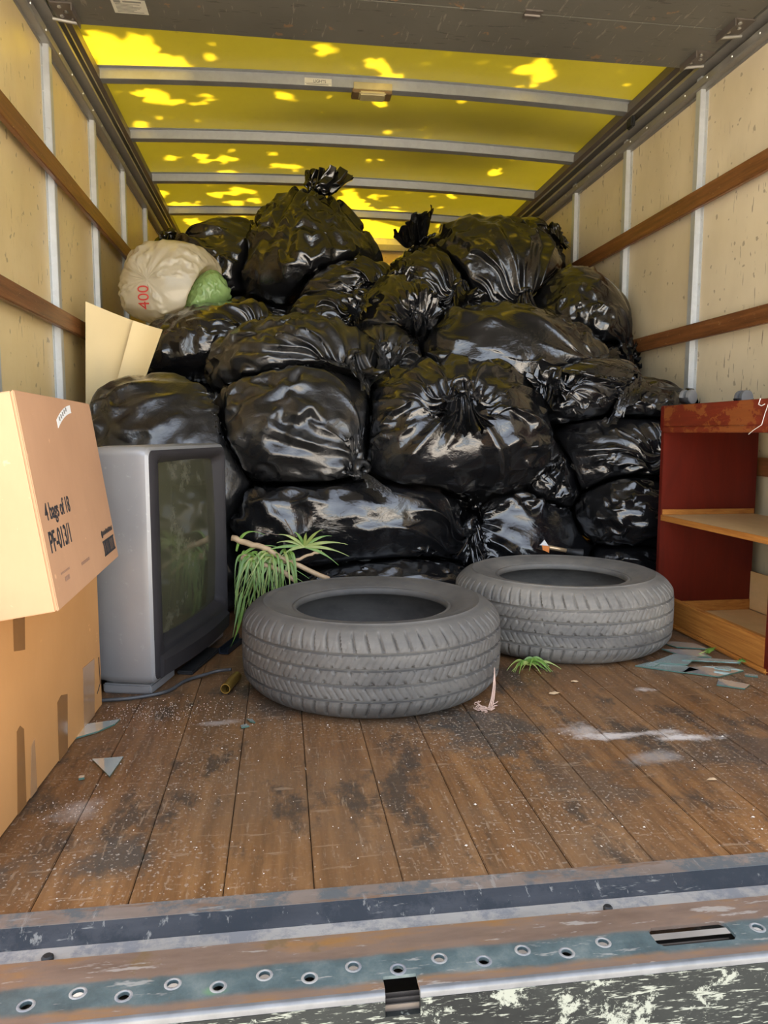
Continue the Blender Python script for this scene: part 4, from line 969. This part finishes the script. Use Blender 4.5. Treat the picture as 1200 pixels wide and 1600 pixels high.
# bare oak patches where the stain ends, as thin unpainted cleats
box('cleat', CX0+0.03, CX1-0.006, CY1-0.024, CY1-0.0183, 0.0285, 0.062, M['oak'], cb)
box('cleat', CX0+0.004, CX1-0.006, CY1-0.0215, CY1-0.0183, 0.3452, 0.362, M['oak'], cb)
M['wheel'] = plain('grey_caster_wheel', (0.16, 0.165, 0.17), 0.4)
M['castermetal'] = plain('dark_caster_hood', (0.03, 0.03, 0.032), 0.4)
def caster(x, y, a):
    ax = Vector((math.cos(a), math.sin(a), 0)); z = 0.716
    base = MB(); base.tube([(x, y, 0.6245), (x, y, 0.70)], 0.006, 10)
    c = base.build('caster', M['bolt'], cb)
    for s in (-1, 1):
        MB().lathe([(0.006, 0.001), (0.021, 0.002), (0.0225, 0.006), (0.0215, 0.014), (0.016, 0.016), (0.005, 0.0155)], Vector((x, y, z))+ax*s*0.003, ax*s, 22).build('wheel', M['wheel'], c, angle=40)
    v = []; f = []
    for i in range(13):
        t = PI*(0.05+0.9*i/12)
        for w_ in (-0.0025, 0.0025):
            for r in (0.0235, 0.026): v.append(Vector((x, y, z))+ax*w_*6+Vector((-ax.y, ax.x, 0))*math.cos(-t)*r+Vector((0, 0, 1))*-math.sin(t)*r*0.9)
    for i in range(12):
        b = i*4; f += [(b, b+4, b+5, b+1), (b+2, b+3, b+7, b+6), (b+1, b+5, b+7, b+3), (b, b+2, b+6, b+4)]
    mesh_obj('hood', v, f, M['castermetal'], c, smooth=True)
caster(2.010, 2.165, -1.15); caster(2.195, 2.165, -1.45)
caster(2.010, 1.72, 0.3); caster(2.195, 1.72, 0.9)
M['cobweb'] = plain('cobweb_thread', (0.75, 0.72, 0.66), 0.6)
cw = MB(); cw.tube([(1.957, 1.735, 0.691), (1.956, 1.74, 0.676), (1.9555, 1.728, 0.672), (1.9555, 1.715, 0.676)], 0.0012, 5); cw.tube([(1.957, 1.70, 0.682), (1.956, 1.712, 0.655), (1.955, 1.722, 0.625), (1.953, 1.75, 0.612), (1.953, 1.77, 0.601)], 0.0009, 5)
tag(cw.build('cobweb', M['cobweb'], None), 'wisp of white cobweb hanging on the cabinet top rail', 'cobweb')

# ================================================================== folded cream card
M['cream'] = plain('cream_foam_card', (0.80, 0.63, 0.33), 0.6, 0, 0.05, 3, 0.03)
cr = empty('folded_card', (0.2, 2.83, 0.55)); tag(cr, 'folded cream card standing between the left wall and the black bags', 'card')
def slab(name, q, th, mat, parent):
    q = [Vector(p) for p in q]; nn = (q[1]-q[0]).cross(q[3]-q[0]).normalized()*th
    nu_ = 8; v = []; f = []
    for s in (0, 1):
        for i in range(nu_+1):
            for j in range(nu_+1):
                a, b = i/nu_, j/nu_; p = q[0].lerp(q[1], a).lerp(q[3].lerp(q[2], a), b); bow = 0.012*math.sin(PI*a)
                v.append(p+nn*s+nn.normalized()*bow)
    K = (nu_+1)**2; R = nu_+1
    for i in range(nu_):
        for j in range(nu_):
            a = i*R+j; f += [(a, a+1, a+R+1, a+R), (K+a, K+a+R, K+a+R+1, K+a+1)]
    for i in range(nu_):
        f += [(i*R, (i+1)*R, K+(i+1)*R, K+i*R), (i*R+nu_, K+i*R+nu_, K+(i+1)*R+nu_, (i+1)*R+nu_), (i, K+i, K+i+1, i+1), (nu_*R+i, nu_*R+i+1, K+nu_*R+i+1, K+nu_*R+i)]
    return mesh_obj(name, v, f, mat, parent, angle=40)
slab('panel', [(0.074, 2.84, 1.072), (0.240, 2.862, 1.008), (0.115, 2.862, 0.52), (0.025+0.03, 2.84, 0.56)], 0.004, M['cream'], cr)
slab('panel', [(0.2375, 2.836, 1.008), (0.342, 2.815, 0.975), (0.175, 2.812, 0.53), (0.100, 2.832, 0.54)], 0.004, M['cream'], cr)

# ================================================================== plants
def leaf_mat(name, a, b):
    t = NT(name); n = t.noise(14, 4); t.set(color=t.ramp(n, [(0.3, a), (0.7, b)]), rough=0.38, spec=0.5); return t.m
M['blade'] = leaf_mat('green_blade', (0.075, 0.17, 0.022), (0.20, 0.33, 0.06))
M['blade2'] = leaf_mat('yellow_green_blade', (0.19, 0.25, 0.05), (0.36, 0.42, 0.13))
M['stem'] = plain('peeled_stem', (0.52, 0.37, 0.22), 0.6, 0, 0.2, 30)
def blade(p0, p1, p2, w, mb, n=9):
    p0, p1, p2 = Vector(p0), Vector(p1), Vector(p2); v = []; f = []; side = None
    for i in range(n+1):
        t = i/n; p = p0*(1-t)**2+p1*2*t*(1-t)+p2*t*t; tg = (p1-p0)*(1-t)+(p2-p1)*t
        s = tg.cross(Vector((0.15, -1, 0.35))).normalized(); up_ = s.cross(tg).normalized()
        ww = w*(0.35+0.65*math.sin(PI*min(1, t*1.2+0.12)))*(1-t**3) + 0.0004
        v += [p-s*ww, p+up_*ww*0.35, p+s*ww]
    for i in range(n):
        b = i*3; f += [(b, b+1, b+4, b+3), (b+1, b+2, b+5, b+4)]
    mb.add(v, f)
pl = empty('uprooted_plant', (0.72, 2.27, 0.0)); tag(pl, 'uprooted strap-leaved plant with bare stems behind the nearer tyre', 'plant')
def stem(pts, r):
    mb = MB(); pts = [Vector(p) for p in pts]; fine = []
    for i in range(len(pts)-1):
        for k in range(4): fine.append(pts[i].lerp(pts[i+1], k/4)+Vector((0, 0, 0.002*math.sin(i*3+k*2))))
    fine.append(pts[-1]); mb.tube(fine, [r*(1-0.25*i/len(fine)) for i in range(len(fine))], 9); return mb.build('stem', M['stem'], pl, smooth=True)
stem([(0.612, 2.245, 0.290), (0.66, 2.235, 0.274), (0.716, 2.225, 0.258), (0.745, 2.22, 0.238), (0.782, 2.215, 0.218), (0.900, 2.19, 0.168)], 0.0095)
stem([(0.64, 2.235, 0.238), (0.69, 2.23, 0.226), (0.742, 2.222, 0.214), (0.80, 2.22, 0.222), (0.85, 2.22, 0.240), (0.880, 2.22, 0.248)], 0.0055)
stem([(0.64, 2.225, 0.232), (0.70, 2.215, 0.215), (0.76, 2.205, 0.192), (0.80, 2.19, 0.165)], 0.0085)
rg = random.Random(21)
for i in range(70):
    mb = MB(); x = 0.64+0.16*rg.random(); y = 2.195+0.06*rg.random(); z = 0.215+0.035*rg.random()
    ln = rg.uniform(0.07, 0.22); dx = rg.uniform(-0.10, 0.06)
    blade((x, y, z), (x+dx*0.4+0.01, y-0.02, z+0.015), (max(0.622, x+dx), y-0.02-rg.uniform(0, 0.03), max(0.015, z-ln)), rg.uniform(0.0024, 0.0048), mb)
    mb.build('leaf', M['blade'] if rg.random() < 0.5 else M['blade2'], pl, smooth=True)
for (a, b, c) in (((0.625, 2.24, 0.25), (0.64, 2.235, 0.335), (0.71, 2.225, 0.30)), ((0.63, 2.235, 0.22), (0.67, 2.23, 0.285), (0.755, 2.22, 0.262)), ((0.64, 2.23, 0.21), (0.71, 2.22, 0.27), (0.80, 2.21, 0.21)), ((0.65, 2.225, 0.215), (0.74, 2.215, 0.245), (0.84, 2.195, 0.17)), ((0.67, 2.23, 0.20), (0.75, 2.21, 0.21), (0.83, 2.19, 0.155)), ((0.64, 2.21, 0.13), (0.625, 2.19, 0.06), (0.615, 2.15, 0.012)), ((0.65, 2.21, 0.12), (0.635, 2.16, 0.03), (0.615, 2.06, 0.008)), ((0.70, 2.21, 0.22), (0.66, 2.19, 0.16), (0.63, 2.18, 0.05)), ((0.72, 2.21, 0.21), (0.68, 2.18, 0.17), (0.645, 2.17, 0.03))):
    mb = MB(); blade(a, b, c, 0.0042, mb, 12); mb.build('leaf', M['blade'], pl, smooth=True)
rg = random.Random(5)
for k in range(11):
    a = -0.6+k*0.42; mb = MB(); c = Vector((0.828, 2.225, 0.262)); d = Vector((math.cos(a)*0.11, -0.03*rg.random(), math.sin(a)*0.07-0.01))*rg.uniform(0.7, 1.25)
    blade(c, c+d*0.55+Vector((0, 0, 0.02)), c+d, 0.0045, mb); mb.build('leaf', M['blade2'] if k % 3 else M['blade'], pl, smooth=True)
tw = MB(); tw.tube([(0.80, 2.235, 0.285), (0.79, 2.235, 0.31), (0.77, 2.24, 0.345)], 0.0018, 5); tw.tube([(0.68, 2.245, 0.312), (0.74, 2.245, 0.298), (0.80, 2.235, 0.296)], 0.0012, 5); tw.build('twig', M['bark'], pl)
gc = empty('grass_tuft', (1.40, 1.85, 0.0)); tag(gc, 'small tuft of green grass on the floor between the two tyres', 'grass')
rg = random.Random(9)
for i in range(22):
    mb = MB(); a = rg.uniform(-2.9, 0.3); x = 1.385+rg.uniform(-0.014, 0.024); y = 1.800+rg.uniform(-0.01, 0.008); l = rg.uniform(0.04, 0.085)
    blade((x, y, 0.008), (x+0.4*l*math.cos(a), y+0.4*l*math.sin(a)*0.7, 0.03+0.02*rg.random()), (x+l*math.cos(a), y+l*math.sin(a)*0.7-0.012, 0.006), rg.uniform(0.003, 0.005), mb)
    mb.build('leaf', M['blade'] if i % 4 else M['blade2'], gc, smooth=True)
def ivy(name, c, s, rz, tilt, label):
    out = [(0, -0.1), (0.35, -0.45), (0.55, -0.2), (0.95, -0.15), (0.6, 0.2), (0.55, 0.6), (0.2, 0.55), (0, 1.0), (-0.25, 0.55), (-0.6, 0.55), (-0.55, 0.15), (-0.9, -0.2), (-0.5, -0.25), (-0.3, -0.45)]
    Mx = Matrix.Translation(c) @ Euler((tilt, 0, rz)).to_matrix().to_4x4()
    v = [Mx @ Vector((0, 0.1*s, 0.006))]+[Mx @ Vector((a*s, b*s, 0.0))for a, b in out]; n = len(out)
    root = empty(name, c); tag(root, label, 'leaf')
    mb = MB(); mb.add(v, [(0, 1+i, 1+(i+1) % n) for i in range(n)]); mb.build('leaf_blade', M['blade'], root, smooth=True)
    t = MB(); t.tube([Mx @ Vector((0, -0.1*s, 0.002)), Mx @ Vector((0.2*s, -1.1*s, 0.004)), Mx @ Vector((0.5*s, -1.6*s, 0.002))], 0.0012, 5); t.build('stalk', M['blade2'], root)
ivy('ivy_leaf', (1.905, 1.825, 0.016), 0.024, -1.9, 0.5, 'larger green ivy leaf lying on the broken glass')
ivy('ivy_leaf', (1.938, 1.725, 0.017), 0.013, 2.6, 0.9, 'small green ivy leaf against the cabinet base')

# ================================================================== glass, small things on the floor
def glass_mat():
    t = NT('green_window_glass'); t.set(color=(0.70, 0.82, 0.77), rough=0.04, trans=0.72, ior=1.5, spec=0.6); return t.m
M['glass'] = glass_mat()
M['glass_edge'] = plain('bright_glass_edge', (0.05, 0.115, 0.09), 0.2, 0, 0.1, 60, 0, coat=1.0)
def shard(poly, z, label, th=0.003, tilt=(0, 0), name='glass_shard', group=None, mat=None):
    c = np.mean(np.array(poly), 0); v = []; n = len(poly)
    for s in (0, 1):
        for x, y in poly: v.append((x, y, z+s*th+(x-c[0])*tilt[0]+(y-c[1])*tilt[1]))
    lo = min(p[2] for p in v)
    if lo < 0.0012: v = [(a, b, q-lo+0.0012) for a, b, q in v]
    o = mesh_obj(name, v, [tuple(range(n))[::-1], tuple(range(n, 2*n))], mat or M['glass'], None)
    tag(o, label, 'glass shard', group)
    e = mesh_obj('broken_edge', v, [(i, (i+1) % n, n+(i+1) % n, n+i) for i in range(n)], M['glass_edge'], o)
    return o
shard([(0.352, 1.545), (0.42, 1.565), (0.415, 1.54), (0.39, 1.505), (0.352, 1.475)], 0.0012, 'curved-edged glass shard lying at the foot of the lower box', name='glass_shard')
shard([(0.410, 1.372), (0.465, 1.375), (0.458, 1.295)], 0.0012, 'triangular glass shard alone on the floor near the boxes')
shard([(0.405, 1.302), (0.414, 1.305), (0.416, 1.295), (0.407, 1.292)], 0.0012, 'tiny glass chip left of the triangular shard', 0.004)
shard([(0.672, 1.498), (0.684, 1.503), (0.690, 1.493), (0.675, 1.486)], 0.0012, 'lower of two glass chips in front of the nearer tyre', 0.003)
shard([(0.683, 1.533), (0.695, 1.528), (0.702, 1.510), (0.690, 1.518)], 0.0012, 'upper pointed of two glass chips in front of the nearer tyre', 0.003)
G = 'glass shards heaped by the cabinet'
GP = [([(1.715, 1.775), (1.80, 1.745), (1.86, 1.80), (1.81, 1.83)], 0.006, (0.01, 0.03), 'broad glass shard in the heap left of the larger ivy leaf'),
 ([(1.665, 1.765), (1.76, 1.695), (1.81, 1.71), (1.79, 1.75), (1.72, 1.79)], 0.001, (0.0, 0.0), 'pointed glass shard at the front left of the heap'),
 ([(1.76, 1.70), (1.83, 1.655), (1.92, 1.69), (1.90, 1.73), (1.80, 1.735)], 0.001, (0.0, 0.0), 'largest flat glass shard at the front of the heap'),
 ([(1.80, 1.775), (1.93, 1.72), (1.94, 1.735), (1.85, 1.79)], 0.010, (0.02, -0.03), 'long glass splinter across the top of the heap'),
 ([(1.79, 1.60), (1.84, 1.565), (1.87, 1.59), (1.82, 1.64)], 0.001, (0.0, 0.0), 'separate glass shard lying in front of the heap'),
 ([(1.83, 1.99), (1.93, 1.94), (1.94, 1.88), (1.86, 1.91)], 0.001, (0.0, 0.0), 'dark glass shard behind the heap next to the farther tyre'),
 ([(1.80, 1.88), (1.90, 1.86), (1.90, 1.80), (1.83, 1.82)], 0.005, (0.0, 0.04), 'greenish glass shard beside the larger ivy leaf'),
 ([(1.845, 1.70), (1.875, 1.675), (1.885, 1.69), (1.858, 1.712)], 0.008, (0.05, 0.02), 'small bright glass shard on the largest flat one'),
 ([(1.69, 1.762), (1.715, 1.775), (1.73, 1.76), (1.705, 1.745)], 0.004, (0.1, 0.1), 'small bluish glass shard under the edge of the farther tyre'),
 ([(1.90, 1.655), (1.925, 1.64), (1.932, 1.652), (1.908, 1.668)], 0.001, (0, 0), 'small pale glass chip right of the heap')]
for poly, z, ti, lab in GP: shard(poly, z, lab, 0.003, ti, group=G)
# pipe, cord, bar, threads
M['brass'] = plain('dull_brass', (0.42, 0.26, 0.06), 0.35, 0.7, 0.2)
v = []; f = []; n = 20; a0 = Vector((0.627, 1.700, 0.0125)); a1 = Vector((0.648, 1.79, 0.0125)); ax = (a1-a0).normalized(); sx_ = ax.orthogonal().normalized(); sy_ = ax.cross(sx_)
for c, r in ((a0, 0.0098), (a0, 0.0118), (a1, 0.0118), (a1, 0.0098)):
    for i in range(n): v.append(c+(sx_*math.cos(2*PI*i/n)+sy_*math.sin(2*PI*i/n))*r)
for k in range(4):
    for i in range(n): f.append((k*n+i, k*n+(i+1) % n, ((k+1) % 4)*n+(i+1) % n, ((k+1) % 4)*n+i))
tag(mesh_obj('brass_pipe', v, f, M['brass'], None, angle=50), 'short hollow brass pipe on the floor touching the nearer tyre', 'pipe')
M['cord'] = plain('grey_black_cord', (0.055, 0.057, 0.062), 0.4)
mb = MB(); pts = [Vector(p) for p in ((0.300, 1.680, 0.005), (0.358, 1.682, 0.005), (0.428, 1.690, 0.005), (0.492, 1.722, 0.0055), (0.525, 1.790, 0.006), (0.565, 1.822, 0.008), (0.60, 1.838, 0.012), (0.632, 1.832, 0.016))]
fine = []
for i in range(len(pts)-1):
    p0, p1, p2, p3 = pts[max(i-1, 0)], pts[i], pts[i+1], pts[min(i+2, len(pts)-1)]
    for k in range(6):
        t = k/6; fine.append(0.5*((2*p1)+(p2-p0)*t+(2*p0-5*p1+4*p2-p3)*t*t+(3*p1-p0-3*p2+p3)*t**3))
mb.tube(fine+[pts[-1]], 0.0042, 8); tag(mb.build('power_cord', M['cord'], None, smooth=True), 'dark cord running from the television to the nearer tyre', 'cord')
mb = MB(); Mb = Matrix.Translation((0.585, 2.02, 0.001)) @ Matrix.Rotation(-0.30, 4, 'Z')
mb.box(0, 0.028, 0, 0.15, 0, 0.004, Mb); mb.box(0, 0.004, 0, 0.15, 0.004, 0.018, Mb); mb.box(0.024, 0.028, 0, 0.15, 0.004, 0.014, Mb)
M['navy'] = plain('blue_black_metal', (0.016, 0.022, 0.035), 0.35, 0.3)
tag(mb.build('metal_channel', M['navy'], None, bevel=0.001), 'blue-black metal channel on the floor between television and nearer tyre', 'metal bar')
M['thread'] = plain('frayed_pink_thread', (0.55, 0.38, 0.30), 0.8, 0, 0.3)
mb = MB(); rg = random.Random(4)
for i in range(16):
    p = Vector((1.196+rg.uniform(-0.015, 0.012), 1.520+rg.uniform(-0.012, 0.004), 0.004)); pts = [p]
    for k in range(6): p = p+Vector((rg.uniform(-0.009, 0.010), rg.uniform(-0.006, 0.006), rg.uniform(-0.003, 0.005))); p.z = max(0.003, min(p.z, 0.02)); pts.append(p.copy())
    mb.tube(pts, 0.0010, 5)
for i in range(3):
    mb.tube([(1.205+0.004*i, 1.523, 0.006), (1.213+0.003*i, 1.530, 0.022), (1.219+0.003*i, 1.538+0.002*i, 0.045), (1.224, 1.548, 0.070+0.008*i)], 0.0011, 5)
tag(mb.build('frayed_thread', M['thread'], None), 'frayed pinkish thread hanging at the right of the nearer tyre', 'thread')
# rubber-tipped rod lying across the smooth bag
M['rubber'] = plain('black_rubber', (0.018, 0.018, 0.019), 0.55); M['orange'] = plain('orange_tag', (0.75, 0.22, 0.03), 0.5); M['rodmetal'] = plain('tan_metal_tube', (0.62, 0.44, 0.26), 0.3, 0.6)
rod = empty('walking_stick', (1.71, 2.40, 0.19)); tag(rod, 'tan metal stick with a black rubber tip poking out above the farther tyre', 'stick')
r0, r1 = Vector((1.642, 2.412, 0.2205)), Vector((1.778, 2.397, 0.194)); dr = (r1-r0).normalized()
MB().tube([r0, r1-dr*0.03], 0.0075, 14).build('tube', M['rodmetal'], rod, smooth=True)
MB().lathe([(0.0085, 0), (0.0105, 0.002), (0.0105, 0.012), (0.0095, 0.014), (0.0125, 0.030), (0.015, 0.046), (0.0165, 0.050), (0.0165, 0.056), (0.014, 0.057)], r1-dr*0.055, dr, 20).build('rubber_tip', M['rubber'], rod, angle=40)
tg = MB(); tg.add([r0+Vector((-0.004, -0.01, 0.008)), r0+Vector((0.022, -0.012, -0.002)), r0+Vector((0.02, -0.013, -0.022)), r0+Vector((-0.002, -0.011, -0.012)), r0+Vector((-0.004, -0.007, 0.008)), r0+Vector((0.022, -0.009, -0.002)), r0+Vector((0.02, -0.010, -0.022)), r0+Vector((-0.002, -0.008, -0.012))], [(0, 1, 2, 3), (4, 7, 6, 5), (0, 4, 5, 1), (1, 5, 6, 2), (2, 6, 7, 3), (3, 7, 4, 0)]); tg.build('orange_tag', M['orange'], rod)
tg = MB(); tg.add([r0+Vector((-0.012, -0.009, 0.004)), r0+Vector((0.004, -0.011, 0.022)), r0+Vector((0.018, -0.013, 0.002)), r0+Vector((-0.012, -0.006, 0.004)), r0+Vector((0.004, -0.008, 0.022)), r0+Vector((0.018, -0.010, 0.002))], [(0, 1, 2), (3, 5, 4), (0, 3, 4, 1), (1, 4, 5, 2), (2, 5, 3, 0)]); tg.build('white_tag', M['white'], rod)
# loose chips and dust grains
def chips():
    rng = np.random.default_rng(17); pts = []
    def cl(cx, cy, sx, sy, n, s0, s1): pts.extend([(rng.normal(cx, sx), rng.normal(cy, sy), rng.uniform(s0, s1)) for _ in range(n)])
    cl(0.50, 1.60, 0.09, 0.05, 420, 0.0005, 0.0014); cl(0.42, 1.20, 0.03, 0.03, 90, 0.0004, 0.0012); cl(0.68, 1.5, 0.1, 0.1, 120, 0.0004, 0.0012)
    pts.extend([(rng.uniform(0.4, 2.0), rng.uniform(0.94, 1.75), rng.uniform(0.0004, 0.0013)) for _ in range(700)])
    pts.extend([(rng.uniform(0.5, 1.9), rng.uniform(0.95, 1.7), rng.uniform(0.0014, 0.0026)) for _ in range(36)])
    v = []; f = []
    for x, y, s in pts:
        if x < lx(y)+0.006 and y < 1.67: continue
        if (x-0.976)**2+(y-1.762)**2 < 0.3**2 or y > 1.69+0.3*(x-0.47) and x < 0.6 or x > 1.95: continue
        n = len(v); a = rng.uniform(0, 6.28)
        for k in range(4): v.append((x+s*math.cos(a+k*1.6)*rng.uniform(0.7, 1.5), y+s*math.sin(a+k*1.6)*rng.uniform(0.7, 1.5), 0.0008))
        v.append((x, y, 0.001+s*0.7)); f += [(n, n+1, n+4), (n+1, n+2, n+4), (n+2, n+3, n+4), (n+3, n, n+4)]
    M['chip'] = plain('pale_chip', (0.62, 0.54, 0.45), 0.7, 0, 0.3, 50)
    o = mesh_obj('floor_crumbs', v, f, M['chip'], None); tag(o, 'pale crumbs and dust grains scattered over the plank floor', 'debris', kind='stuff')
chips()
for (x, y, s, lab) in ((1.385, 1.60, 0.014, 'curled pale wood chip on the floor right of the nearer tyre'), (1.46, 1.67, 0.012, 'brown feathery scrap on the floor in front of the farther tyre'), (1.50, 1.145, 0.010, 'dry leaf scrap on the planks near the right edge')):
    rg = random.Random(int(x*1000)); n = 7; v = [(x, y, 0.006)]+[(x+s*math.cos(6.28*k/n)*rg.uniform(0.5, 1.3), y+s*math.sin(6.28*k/n)*rg.uniform(0.3, 0.7), 0.0015+0.003*rg.random()) for k in range(n)]
    tag(mesh_obj('scrap', v, [(0, 1+k, 1+(k+1) % n) for k in range(n)], M['stem'], None), lab, 'scrap')
# yellow net sack far back
nm = bpy.data.meshes.new('net'); v = []; f = []
NU, NV = 26, 14
for j in range(NV+1):
    for i in range(NU+1):
        a = PI*(0.02+0.96*i/NU); b = PI*0.5*j/NV
        v.append((1.300-0.17*math.cos(a), 4.22-0.13*math.sin(a)*math.cos(b), 1.36+0.185*math.sin(b)*math.sin(a)**0.5))
for j in range(NV):
    for i in range(NU): q = j*(NU+1)+i; f.append((q, q+1, q+NU+2, q+NU+1))
M['net'] = plain('yellow_net', (0.80, 0.52, 0.03), 0.5)
no = mesh_obj('net_sack', v, f, M['net'], None); tag(no, 'yellow net sack in the gap between the top bags', 'net sack')
wm = no.modifiers.new('net', 'WIREFRAME'); wm.thickness = 0.005; wm.use_even_offset = False
# print on the clear bag
def bvh_of(o):
    me = o.data; return BVHTree.FromPolygons([o.matrix_world @ p.co for p in me.vertices], [tuple(p.vertices) for p in me.polygons])
bpy.context.view_layer.update()
ob = BAG['clear']; bv = bvh_of(ob)
def stick(p):
    h = bv.ray_cast(Vector((p.x, 2.0, p.z)), Vector((0, 1, 0)))
    return (h[0]+Vector((0, -0.005+(p.y)*0.2, 0))) if h[0] is not None else Vector((p.x, 3.05, p.z))
M['redink'] = plain('red_print', (0.55, 0.05, 0.04), 0.5)
text_obj('lettering', '400', 0.062, Matrix.Translation((0.262, 0, 1.082)) @ Matrix.Rotation(-PI/2, 4, 'Y') @ Matrix.Rotation(PI/2, 4, 'X'), M['redink'], ob, 0.95, fit=stick)
#@@END
